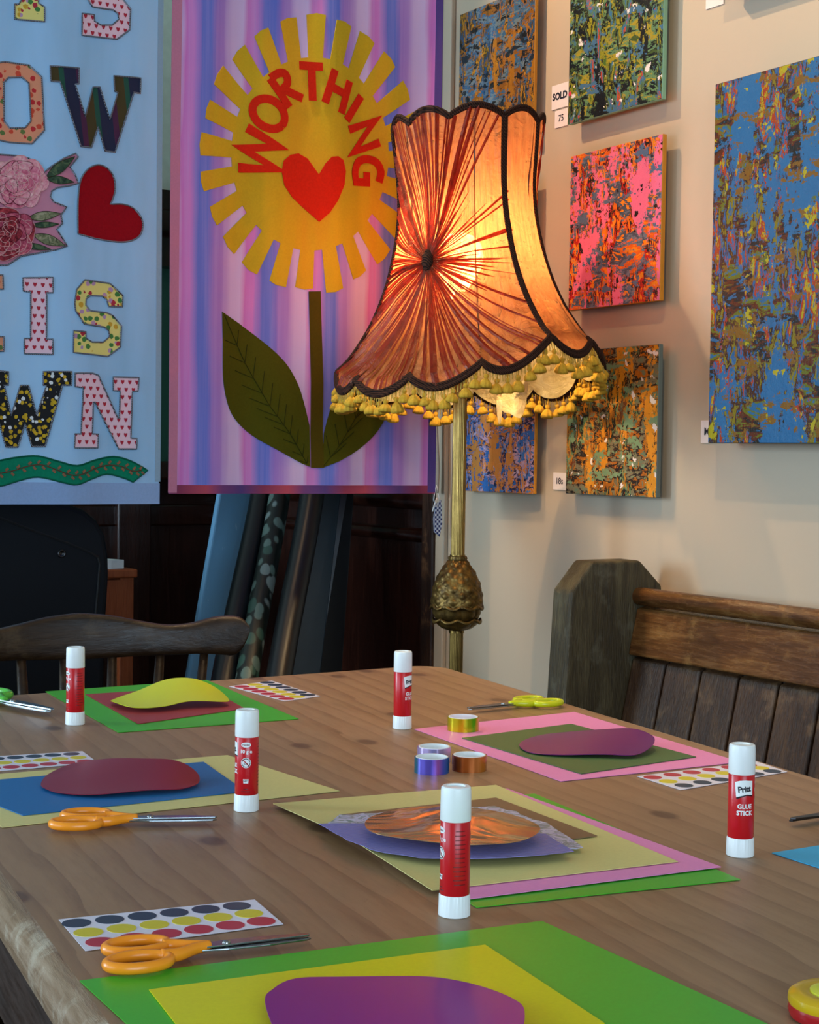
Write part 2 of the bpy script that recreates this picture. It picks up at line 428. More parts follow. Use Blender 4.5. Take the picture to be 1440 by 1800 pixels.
# ------------------------------------------------------------------ paper and card on the table
def sheet(name, px, z, mat, label, cat='paper', thick=.0005, lift=None, group=None, nx=24, ny=24):
    """px: four corners left, back, right, front (front may be None -> parallelogram)"""
    q = [tab(*c, z) if c is not None else None for c in px]
    for i in range(4):
        if q[i] is None: q[i] = q[(i+1) % 4]+q[(i-1) % 4]-q[(i+2) % 4]
    o0 = q[0]; bm = bmesh.new(); rows = []
    for j in range(ny+1):
        r = []
        for i in range(nx+1):
            s, t = i/nx, j/ny
            p_ = q[0]*(1-s)*(1-t)+q[1]*s*(1-t)+q[2]*s*t+q[3]*(1-s)*t
            p_ = p_-Vector((o0.x, o0.y, 0)); p_.z = z+(lift(s, t) if lift else 0)
            r.append(bm.verts.new(p_))
        rows.append(r)
    for j in range(ny):
        for i in range(nx): bm.faces.new((rows[j][i], rows[j+1][i], rows[j+1][i+1], rows[j][i+1]))
    o = link(name, bm, mat, smooth=True)
    md = o.modifiers.new('solid', 'SOLIDIFY'); md.thickness = thick; md.offset = 1; esplit(o)
    o.location = (o0.x, o0.y, 0)
    return tag(o, label, cat, group), q
def corner_lift(ci, h, k=3.0):
    cs = [(0, 0), (1, 0), (1, 1), (0, 1)]
    return lambda s, t: sum(hh*max(0, 1-math.hypot(s-cs[c][0], t-cs[c][1])*k/2)**2 for c, hh in zip(ci, h))
def egg(name, px, z, mats, curl, label, axis=0, group=None, n=72, edge=None, cat='card egg', steep=2, sx=0):
    """outline traced as table points; the egg bows up around its long axis"""
    pts = [tab(*c, z) for c in px]
    pts = [Vector(p_) for p_ in crom([tuple(p_) for p_ in pts], 6)]
    c = sum(pts, Vector())/len(pts)
    # long axis
    best = max(((a-b).length, i, j) for i, a in enumerate(pts) for j, b in enumerate(pts) if i < j)
    ax = (pts[best[1]]-pts[best[2]]).normalized(); ax.z = 0
    if ax.x < 0: ax = -ax
    ay = Vector((-ax.y, ax.x, 0))
    hw = max(abs(ay.dot(p_-c)) for p_ in pts); hl = max(abs(ax.dot(p_-c)) for p_ in pts)
    bm = bmesh.new(); rows = []
    cen = bm.verts.new((0, 0, 0)); NR = 14
    for r in range(1, NR+1):
        rows.append([bm.verts.new((p_-c)*(r/NR)) for p_ in pts])
    m = len(pts)
    for i in range(m):
        bm.faces.new((cen, rows[0][i], rows[0][(i+1) % m]))
        for r in range(NR-1): bm.faces.new((rows[r][i], rows[r+1][i], rows[r+1][(i+1) % m], rows[r][(i+1) % m]))
    for v in bm.verts:
        a, b = ax.dot(v.co)/hl, ay.dot(v.co)/hw
        v.co.z = z+.0012+max(0, curl(a, b))
    o = link(name, bm, mats, smooth=True)
    md = o.modifiers.new('solid', 'SOLIDIFY'); md.thickness = .0005; md.offset = 1; esplit(o)
    o.location = (c.x, c.y, 0)
    return tag(o, label, cat, group)
def foil(name, col, col2, rough=.3, metal=.35, bumpy=0):
    n = NT(name); f = n.noise(n.coord((1, 1, 1)), 6, 3)
    n.color(n.mix(f, col, col2)); n.p(Roughness=rough, Metallic=metal)
    if bumpy:
        h = n.noise(n.coord((7, 11, 7), (0, 0, .25)), 1.6, 2, .4, 1.6); n.bump(h, bumpy, .012)
    return n.m
T1 = TZ+.0004
# foreground group
sheet('green_card', [(140, 1725), (953, 1620), None, (560, 2110)], T1, K['green'], 'large bright green card sheet under the yellow card at the near end of the table', 'card')
sheet('yellow_card', [(262, 1741), (853, 1662), (1063, 1800), None], T1+.0008, K['lime'], 'bright yellow card rectangle lying on the foreground green card', 'card', .0006)
egg('purple_egg', [(466, 1785), (480, 1760), (520, 1738), (600, 1728), (700, 1722), (770, 1724), (840, 1742), (900, 1772), (922, 1800), (905, 1850), (820, 1890), (700, 1905), (580, 1890), (500, 1850)], T1+.0018,
    foil('purple_foil_card', '#741892', '#8a2a94', .3, .25), lambda a, b: .006*(1-a*a)*.3+.004*abs(b)**2, 'shiny purple card egg on the yellow card in the foreground')
# back left group
sheet('green_card', [(80, 1216), (364, 1196), (525, 1264), (208, 1288)], T1, K['green'], 'green card sheet at the far left of the table beneath the dull red card', 'card')
sheet('red_card', [(150, 1221), (362, 1208), (430, 1246), (243, 1273)], T1+.0008, K['red'], 'dull red card rectangle on the far left green card', 'card', .0006)
egg('yellow_egg', [(195, 1236), (240, 1232), (290, 1226), (345, 1226), (385, 1231), (403, 1239), (385, 1243), (330, 1245), (290, 1250), (245, 1252), (213, 1247)], T1+.002,
    foil('bright_yellow_card', '#d6dc10', '#cdd41e', .3, .1), lambda a, b: .018*max(0, 1-a*a)**.8*(max(0, b+1)/2)**1.3*1.25+.002*(1-b), 'bright yellow curled card egg on the dull red card')
# left middle group
sheet('cream_paper', [(-130, 1372), (400, 1328), (597, 1391), (4, 1455)], T1, K['cream'], 'cream paper sheet at the left of the table under the blue card', 'paper', lift=None)
sheet('blue_card', [(-100, 1380), (358, 1340), (432, 1392), (40, 1434)], T1+.0008, K['blue'], 'mid blue card rectangle on the left cream paper', 'card', .0006)
egg('red_egg', [(72, 1382), (88, 1368), (130, 1356), (190, 1358), (250, 1362), (310, 1364), (345, 1372), (349, 1382), (320, 1392), (260, 1397), (170, 1402), (110, 1398), (80, 1390)], T1+.002,
    foil('crimson_card', '#961426', '#8c2440', .32, .35), lambda a, b: .016*max(0, 1-(a+.25)**2*.7)*(max(0, b+1)/2)**1.2+.003*(1+a)*.3, 'crimson curled card egg on the blue card')
# right back group
sheet('pink_paper', [(728, 1282), (1010, 1252), (1302, 1340), (986, 1374)], T1, K['pink'], 'pink paper sheet by the right edge of the table under the moss green card', 'paper')
sheet('moss_green_card', [(812, 1298), (1004, 1273), (1224, 1331), (1022, 1361)], T1+.0008, K['dkgreen'], 'moss green card rectangle on the pink paper sheet', 'card', .0007)
egg('purple_egg', [(913, 1312), (930, 1302), (965, 1294), (1010, 1296), (1060, 1300), (1110, 1304), (1143, 1312), (1151, 1318), (1140, 1326), (1112, 1333), (1060, 1332), (980, 1330), (930, 1324)], T1+.002,
    foil('magenta_purple_card', '#5a1880', '#7a2a66', .34, .4), lambda a, b: .015*max(0, 1-a*a*.8)*(max(0, b+1)/2)**1.2, 'magenta purple curled card egg on the moss green card')
# middle group of stacked sheets
sheet('green_card', [(560, 1420), (940, 1396), (1302, 1547), (838, 1596)], T1, K['green'], 'green sheet at the bottom of the stack in the middle of the table', 'paper')
sheet('pink_paper', [(520, 1412), (892, 1388), (1268, 1526), (822, 1583)], T1+.0008, K['pink'], 'pink sheet between the green and cream ones in the middle stack', 'paper', lift=lambda s, t: .0006)
sheet('cream_paper', [(480, 1415), (872, 1382), (1192, 1517), (760, 1568)], T1+.0016, K['cream'], 'cream sheet on top of the pink one in the middle stack', 'paper', lift=lambda s, t: .0008+.006*max(0, 1-abs(t-.5)*2)*max(0, 1-s*2.5)**2)
sheet('brown_card', [(598, 1433), (872, 1403), (1050, 1470), None], T1+.0036, K['brown'], 'brown card rectangle beneath the patterned paper in the middle stack', 'card', .0006)
# torn patterned paper and lilac ribbed card
def torn(pts, amp, n=5):
    out = []; N = len(pts)
    for i in range(N):
        a, b = Vector(pts[i]), Vector(pts[(i+1) % N])
        for k in range(n):
            p_ = a.lerp(b, k/n); out.append((p_.x+random.uniform(-amp, amp), p_.y+random.uniform(-amp, amp)*.4))
    return out
def flatshape(name, px, z, mat, label, cat, lift=None, thick=.0004):
    pts = [tab(*c, z) for c in px]; c = sum(pts, Vector())/len(pts); bm = bmesh.new()
    vs = [bm.verts.new((p_.x-c.x, p_.y-c.y, z)) for p_ in pts]; es = [bm.edges.new((vs[i], vs[(i+1) % len(vs)])) for i in range(len(vs))]
    bmesh.ops.triangle_fill(bm, edges=es, use_beauty=True)
    for ax in (0, 1):
        lo = min(v.co[ax] for v in bm.verts); hi = max(v.co[ax] for v in bm.verts); k = lo+.008
        while k < hi:
            pc = [0, 0, 0]; pc[ax] = k; no = [0, 0, 0]; no[ax] = 1
            bmesh.ops.bisect_plane(bm, geom=bm.verts[:]+bm.edges[:]+bm.faces[:], plane_co=pc, plane_no=no); k += .012
    if lift:
        for v in bm.verts: v.co.z += lift(v.co.x+c.x, v.co.y+c.y)
    for f in bm.faces:
        f.normal_update()
        if f.normal.z < 0: f.normal_flip()
    o = link(name, bm, mat, smooth=True); md = o.modifiers.new('solid', 'SOLIDIFY'); md.thickness = thick; md.offset = 1; esplit(o)
    o.location = (c.x, c.y, 0); return tag(o, label, cat)
n = NT('patterned_paper'); _v = n.coord((1, 1, 1)); f1 = n.noise(_v, 42, 2, .5, 2.2)
n.color(n.ramp(f1, [(.36, '#b9b9d2'), (.42, '#8f98a8'), (.47, '#7b8a80'), (.52, '#c3c2da'), (.6, '#c9c8de'), (.66, '#7f86b8'), (.7, '#c9c8de')])); n.p(Roughness=.4); M_pat = n.m
n = NT('lilac_corrugated_card'); wv = n.n('ShaderNodeTexWave', bands_direction='Y'); n.l(n.coord((1, 1, 1), (0, 0, -TA)), wv.inputs[0]); wv.inputs['Scale'].default_value = 90
n.color(n.mix(n.math('MULTIPLY', wv.outputs[1], .5), '#8783c4', '#6f6cae')); n.bump(wv.outputs[1], .5, .002); n.p(Roughness=.45); M_lil = n.m
flatshape('patterned_paper', torn([(578, 1450), (600, 1436), (700, 1428), (790, 1424), (870, 1420), (905, 1430), (960, 1450), (1028, 1492), (950, 1500), (860, 1480), (720, 1478), (640, 1470)], 3.5), T1+.0056, M_pat,
    'torn white paper with grey green leaf swirls under the lilac card', 'paper', lift=lambda x, y: .001)
flatshape('lilac_card', torn([(560, 1452), (600, 1452), (720, 1450), (860, 1452), (960, 1470), (1008, 1500), (960, 1507), (840, 1514), (740, 1512), (660, 1500), (610, 1480)], 1.5), T1+.0076, M_lil,
    'lilac corrugated card beneath the copper foil egg', 'card', lift=lambda x, y: .0015)
cf = foil('copper_foil', '#c89a68', '#d8b080', .2, .75, .6)
egg('copper_egg', [(641, 1468), (655, 1452), (700, 1438), (770, 1434), (840, 1438), (900, 1448), (944, 1468), (946, 1482), (915, 1496), (860, 1503), (800, 1504), (720, 1494), (660, 1482)], T1+.0100, cf,
    lambda a, b: .006+.004*(1-b*b)*(1-a*a), 'crinkled copper foil egg on the lilac card in the middle stack')
sheet('blue_paper', [(1357, 1500), (1440, 1487), None, (1470, 1536)], T1, K['sky'], 'sky blue paper corner at the right side of the table', 'paper')

# sticker sheets
def stickers(px, order, label):
    q = [tab(*c, T1) if c is not None else None for c in px]
    for i in range(4):
        if q[i] is None: q[i] = q[(i+1) % 4]+q[(i-1) % 4]-q[(i+2) % 4]
    root = empty('sticker_sheet', (q[0].x, q[0].y, T1), label, 'sticker sheet', 'sheets of round stickers')
    bm = bmesh.new(); o0 = q[0]
    vs = [bm.verts.new(p_-o0) for p_ in q]; bm.faces.new(vs[::-1])
    o = link('backing_sheet', bm, K['white'], root); md = o.modifiers.new('s', 'SOLIDIFY'); md.thickness = .0004; md.offset = 1
    ex = (q[1]-q[0]+q[2]-q[3])/2; ey = (q[3]-q[0]+q[2]-q[1])/2
    rad = min(ex.length/6, ey.length/3)*.43
    for j in range(3):
        for i in range(6):
            s, t = (i+.5+.1*(j-1))/6.15, .18+.32*j
            c = q[0]*(1-s)*(1-t)+q[1]*s*(1-t)+q[2]*s*t+q[3]*(1-s)*t-o0
            bm = bmesh.new()
            lathe(bm, [(rad, .0004), (rad, .00065)], 28, c=(0, 0, 0))
            d = link('dot_sticker', bm, K[order[j]], root); d.location = (c.x, c.y, 0)
    return root
stickers([(103, 1617), (448, 1582), (498, 1625), (150, 1672)], ['navy', 'ydot', 'rdot'], 'sheet of round stickers by the orange scissors in the foreground')
stickers([(-60, 1333), (145, 1321), (172, 1341), (-28, 1358)], ['navy', 'ydot', 'rdot'], 'sheet of round stickers cut by the left edge above the blue card')
stickers([(403, 1207), (478, 1197), (563, 1224), (501, 1233)][0:1]+[(478, 1197), (563, 1224), (501, 1233)], ['navy', 'ydot', 'rdot'], 'TEMP')
_bad = bpy.data.objects[[o.name for o in bpy.data.objects if o.get('label') == 'TEMP'][0]]
for ch in list(_bad.children): bpy.data.objects.remove(ch)
bpy.data.objects.remove(_bad)
stickers([(478, 1197), (563, 1224), (501, 1233), (403, 1207)], ['navy', 'ydot', 'rdot'], 'sheet of round stickers near the far edge of the table')
stickers([(1120, 1365), (1330, 1339), (1384, 1357), (1197, 1389)], ['rdot', 'ydot', 'navy'], 'sheet of round stickers behind the right hand glue stick')

# ------------------------------------------------------------------ text
def text_bm(s, size, bold=0, spacing=1.0):
    c = bpy.data.curves.new('t', 'FONT'); c.body = s; c.size = size; c.offset = bold; c.space_character = spacing
    c.align_x = 'CENTER'; c.align_y = 'CENTER'; c.resolution_u = 3
    o = bpy.data.objects.new('t', c); COL.objects.link(o)
    dg = bpy.context.evaluated_depsgraph_get(); me = bpy.data.meshes.new_from_object(o.evaluated_get(dg))
    bm = bmesh.new(); bm.from_mesh(me); bpy.data.objects.remove(o); bpy.data.meshes.remove(me); bpy.data.curves.remove(c)
    bmesh.ops.triangulate(bm, faces=bm.faces[:]); return bm
def slice_x(bm, step, lo=-.05, hi=.05):
    k = lo
    while k <= hi:
        bmesh.ops.bisect_plane(bm, geom=bm.verts[:]+bm.edges[:]+bm.faces[:], plane_co=(k, 0, 0), plane_no=(1, 0, 0)); k += step

# ------------------------------------------------------------------ glue sticks
GR = .0098
def wrap(bm, r, a0, z0, rot=0):
    """flat (x, y) -> around a cylinder, facing -Y at a0 = 0; positive a0 turns to the viewer's right"""
    for v in bm.verts:
        x, y = v.co.x, v.co.y; x, y = x*math.cos(rot)-y*math.sin(rot), x*math.sin(rot)+y*math.cos(rot)
        a = -PI/2+a0+x/r; v.co = Vector((r*math.cos(a), r*math.sin(a), z0+y))
def patch(poly, r, a0, z0, mat, name, parent, rot=0):
    bm = bmesh.new(); vs = [bm.verts.new((a, b, 0)) for a, b in poly]; es = [bm.edges.new((vs[i], vs[(i+1) % len(vs)])) for i in range(len(vs))]
    bmesh.ops.triangle_fill(bm, edges=es, use_beauty=True); slice_x(bm, .0012, -.012, .012); wrap(bm, r, a0, z0, rot)
    return link(name, bm, mat, parent)
def ltext(s, size, r, a0, z0, mat, name, parent, bold=0, rot=0, sp=1):
    bm = text_bm(s, size, bold, sp); slice_x(bm, .0012, -.012, .012); wrap(bm, r, a0, z0, rot); return link(name, bm, mat, parent)
def glue_stick():
    root = empty('glue_stick', cat='glue stick', group='glue sticks standing on the table')
    bm = bmesh.new(); lathe(bm, [(.0098, 0), (.0105, .0005), (.0105, .002), (.0102, .0135), (.0098, .0142)], 96,
        lambda r, z, a: r-(.00035 if .001 < z < .0138 and (a*180/PI*.2) % 1 < .45 and z > .003 else 0)); autosmooth(link('base_dial', bm, M_white, root), .5)
    bm = bmesh.new(); lathe(bm, [(GR-.0003, .0142), (GR, .0146), (GR, .0620), (GR-.0003, .0624)], 64); autosmooth(link('label_tube', bm, M_redlab, root))
    bm = bmesh.new(); lathe(bm, [(.0099, .0624), (.0101, .0628), (.0099, .0815), (.0096, .0838), (.0088, .0846), (.0062, .0847), (.0058, .0838), (.0052, .0836)], 64); autosmooth(link('cap', bm, M_white, root), .5)
    r = GR+.00008
    patch([(-.0072, .0052), (-.0035, .0068), (.0005, .0072), (.007, .0066), (.0072, -.0052), (.0018, -.0044), (-.0058, -.0072)], r, 0, .0515, M_ink, 'logo_shadow', root)
    patch([(-.0072, .0056), (-.0035, .0068), (.0005, .0072), (.007, .0066), (.0072, -.0040), (.0018, -.0034), (-.0060, -.0058)], r+.00006, 0, .0515, M_white, 'logo_panel', root)
    ltext('Pritt', .0062, r+.00012, .02, .0518, M_ink, 'brand_lettering', root, .00022, .12, .92)
    ltext('GLUE', .0047, r, .08, .0388, M_white, 'glue_lettering', root, .00018)
    ltext('STICK', .0047, r, .08, .0338, M_white, 'stick_lettering', root, .00018)
    a = 1.55
    patch([(.0042*math.cos(t*PI/12), .0022*math.sin(t*PI/12)) for t in range(24)], r, a, .0565, M_white, 'maker_oval', root)
    ltext('Henkel', .0022, r+.00006, a, .0565, M_redshadow, 'maker_lettering', root, .00003)
    ltext('10 g e', .0042, r, a, .0508, M_white, 'weight_lettering', root, .00012)
    patch([(.0043*math.cos(t*PI/12), .0043*math.sin(t*PI/12)) for t in range(24)], r, a, .0415, M_white, 'warning_disc', root)
    for pl in ([(-.0032, .0026), (-.0026, .0032), (.0032, -.0026), (.0026, -.0032)],):
        patch(pl, r+.00008, a, .0415, M_redlab, 'warning_bar', root)
    ring = [( (.0038)*math.cos(t*PI/12), .0038*math.sin(t*PI/12)) for t in range(25)]+[(.0032*math.cos(t*PI/12), .0032*math.sin(t*PI/12)) for t in range(24, -1, -1)]
    patch(ring[:49], r+.00009, a, .0415, M_ink, 'warning_ring', root)
    ltext('0-3', .0026, r+.0001, a-.02, .0405, M_ink, 'age_lettering', root, .00003)
    patch([(-.0024, .0016), (.0024, .0016), (.0020, -.0018), (-.0020, -.0018)], r, a, .0262, M_white, 'approval_mark', root)
    ltext('NPC', .0022, r+.00006, a, .0262, M_ink, 'approval_lettering', root, .00003)
    for i, (zz, ww) in enumerate(((.0195, .002), (.0175, .004))):
        patch([(-ww, .0004), (ww, .0004), (ww, -.0003), (-ww, -.0003)], r, a, zz, M_redshadow, 'fine_print', root)
    bm = bmesh.new()
    for i in range(13):
        b2 = bmesh.new(); ww = random.uniform(.003, .0048); vs = [b2.verts.new(c) for c in ((-ww, .0003, 0), (ww, .0003, 0), (ww, -.0003, 0), (-ww, -.0003, 0))]; b2.faces.new(vs)
        slice_x(b2, .0012, -.01, .01); wrap(b2, r, 3.1, .022+i*.0029); me = bpy.data.meshes.new('x'); b2.to_mesh(me); b2.free(); bm.from_mesh(me); bpy.data.meshes.remove(me)
    link('instruction_print', bm, M_redshadow, root)
    return root
def yaw_to_cam(p_): return math.atan2(p_.y, p_.x)-PI/2
g0 = glue_stick()
sticks = [((132, 1273), -2.6, 'glue stick at the far left beside the green scissors'),
    ((707, 1280), .85, 'glue stick at the far end nearest the lamp, its logo turned to the right'),
    ((433, 1424), -1.62, 'glue stick beside the left cream paper, showing its weight and warning sign'),
    ((1301, 1503), .22, 'glue stick by the right edge with its white name logo facing forward'),
    ((798.5, 1608), -2.75, 'nearest glue stick, standing in front of the copper egg')]
for i, (p_, a, lb) in enumerate(sticks):
    o = g0 if i == 0 else copy_tree(g0)
    q = tab(*p_); on = TZ
    if i == 2: q = tab(*p_); 
    o.location = (q.x, q.y, on); o.rotation_euler = (0, 0, yaw_to_cam(q)+a); o['label'] = lb; o['category'] = 'glue stick'
g0.name = 'glue_stick'

# ------------------------------------------------------------------ tape rolls
def irid(name, stops, rough=.18, metal=.6):
    n = NT(name); tc = n.coord(); sep = n.n('ShaderNodeSeparateXYZ'); n.l(tc, sep.inputs[0])
    an = n.math('MULTIPLY_ADD', n.math('ARCTAN2', sep.outputs[1], sep.outputs[0]), 1/(2*PI), .5)
    n.color(n.ramp(an, stops)); n.p(Roughness=rough, Metallic=metal); return n.m
def tape(px, z, stops, label, r=.0165, h=.0145):
    q = tab(*px, z); root = empty('tape_roll', (q.x, q.y, z), label, 'tape roll', 'rolls of shiny washi tape', rz=yaw_to_cam(q))
    bm = bmesh.new(); lathe(bm, [(r-.0012, 0), (r, 0), (r, h), (r-.0012, h)], 64, cap=False); autosmooth(link('tape', bm, irid('shiny_tape', stops), root), .5)
    bm = bmesh.new(); rows = lathe(bm, [(r-.0012, 0), (r-.0012, h+.0003), (r-.0024, h+.0003), (r-.0024, 0), (r-.0012, 0)], 64, cap=False); autosmooth(link('core', bm, M_white, root), .5)
tape((814, 1283), T1+.0006, [(0, '#b3a414'), (.15, '#c9b814'), (.25, '#d3a812'), (.32, '#b6c91e'), (.37, '#5fc41c'), (.42, '#c0a814'), (.6, '#c9b814'), (1, '#b3a414')], 'gold and lime tape roll on the corner of the pink paper', .0172)
tape((763, 1338), TZ, [(0, '#b8a6e0'), (.5, '#d8c8f0'), (1, '#b8a6e0')], 'pale lilac tape roll behind the blue violet and copper ones')
tape((759, 1357), TZ, [(0, '#137a9c'), (.07, '#157a90'), (.14, '#7468d8'), (.25, '#6a60dc'), (.31, '#b468c8'), (.36, '#5a62d8'), (.43, '#1c78d0'), (.6, '#1c60b0'), (1, '#137a9c')], 'blue and violet tape roll, left one of the front pair')
tape((825, 1353), TZ, [(0, '#7a3c3a'), (.08, '#8c4a48'), (.14, '#a84c14'), (.28, '#c06a30'), (.34, '#d88a4a'), (.38, '#c47a28'), (.5, '#a86a20'), (1, '#7a3c3a')], 'copper orange tape roll, right one of the front pair')

# ------------------------------------------------------------------ scissors
def scissors(tip, back, mat, label, mirror=1, open_=.035, z=TZ, steel=None, ln=.135, hw=1.0):
    """local: tip at +X, handles to -X, pivot at origin"""
    pt, pb = tab(*tip, z), tab(*back, z); d = (pt-pb); L = d.length; s = L/.150
    mtx = Matrix.Translation((pt.x, pt.y, z)) @ Matrix.Rotation(math.atan2(d.y, d.x), 4, 'Z') @ Matrix.Diagonal((s, s*mirror, s if s < 1.2 else 1.2, 1)) @ Matrix.Translation((-.062, 0, 0))
    root = empty('scissors', (pt.x, pt.y, z), label, 'scissors', 'children\'s craft scissors')
    inv = Matrix.Translation((-pt.x, -pt.y, -z)) @ mtx
    def fin(name, bm, m, **k):
        bmesh.ops.transform(bm, matrix=inv, verts=bm.verts[:])
        if mirror < 0: bmesh.ops.reverse_faces(bm, faces=bm.faces[:])
        return link(name, bm, m, root, **k)
    for sd in (1, -1):
        rt = Matrix.Rotation(sd*open_, 4, 'Z'); zb = .0062+sd*.0009
        bm = bmesh.new(); poly = [(-.022, -.004*sd), (-.02, .005*sd), (.0, .0075*sd), (.03, .0068*sd), (.058, .0032*sd), (.062, .0006*sd), (.060, -.0015*sd), (.0, -.0035*sd)]
        if sd > 0: poly = poly[::-1]
        prism(bm, poly, zb-.0007, zb+.0007, lambda a, b, t: (a, b, t)); bmesh.ops.transform(bm, matrix=rt, verts=bm.verts[:])
        bmesh.ops.recalc_face_normals(bm, faces=bm.faces[:]); fin('blade', bm, steel or M_steel, mod={'bevel': .0003})
    for sd in (1, -1):
        rt = Matrix.Rotation(sd*open_, 4, 'Z'); zb = .0065
        # loop on side -sd, arm crossing the pivot
        cl = (-.060-(.006 if sd > 0 else 0), -sd*.0160); rx, ry = (.0215, .0138)
        pts = [(cl[0]+rx*math.cos(t), cl[1]+ry*math.sin(t)*hw, zb) for t in [2*PI*k/28 for k in range(28)]]
        bm = bmesh.new(); tube(bm, pts, .0037, 10, closed=True, flat=None)
        tube(bm, crom([(cl[0]+rx*.80, cl[1]+sd*.006, zb), (-.036, -sd*.0095, zb), (-.024, -sd*.003, zb+.0004), (-.012, sd*.0006, zb+.0006)], 5, False), lambda t: .0047-.0013*t, 10)
        bmesh.ops.transform(bm, matrix=rt, verts=bm.verts[:])
        for v in bm.verts: v.co.z = zb+(v.co.z-zb)*1.1
        fin('handle', bm, mat, smooth=True)
    bm = bmesh.new(); lathe(bm, [(.0028, .005), (.0030, .0086), (.0024, .0094), (.001, .0096)], 20); fin('pivot_screw', bm, M_steel, smooth=True)
    return root
scissors((546, 1661), (177, 1700), M_orange, 'orange handled scissors in the foreground beside the green card', 1, .018)
scissors((382, 1450), (94, 1452), M_orange, 'orange handled scissors in front of the left cream paper', 1, .018)
scissors((822, 1254), (970, 1238), M_lime, 'lime yellow handled scissors behind the gold tape roll', -1, .018)
scissors((92, 1261), (-70, 1228), M_grnpl, 'green handled scissors at the far left edge of the table', 1, .018)
scissors((1388, 1454), (1600, 1420), M_orange, 'scissors with only the dark closed blade tips in view at the right edge', 1, .0, steel=M_gunmetal)
# round yellow and red pot at the lower right corner
q = tab(1470, 1790); root = empty('craft_punch', (q.x, q.y, TZ), 'round yellow and red plastic disc at the lower right corner of the table', 'plastic disc')
bm = bmesh.new(); lathe(bm, [(.020, 0), (.0245, .001), (.0255, .004), (.0250, .0075)], 48); autosmooth(link('base', bm, plain('red_plastic', '#a8121a', .25), root))
bm = bmesh.new(); lathe(bm, [(.0250, .0075), (.0256, .009), (.0252, .0125), (.0225, .0145), (.016, .0148), (.014, .0140)], 48); autosmooth(link('lid', bm, plain('yellow_plastic', '#cfa414', .22), root))
bm = bmesh.new(); lathe(bm, [(.0142, .0135), (.0140, .0150), (.011, .0158)], 48); autosmooth(link('button', bm, plain('pale_yellow_plastic', '#d6d83a', .25), root))

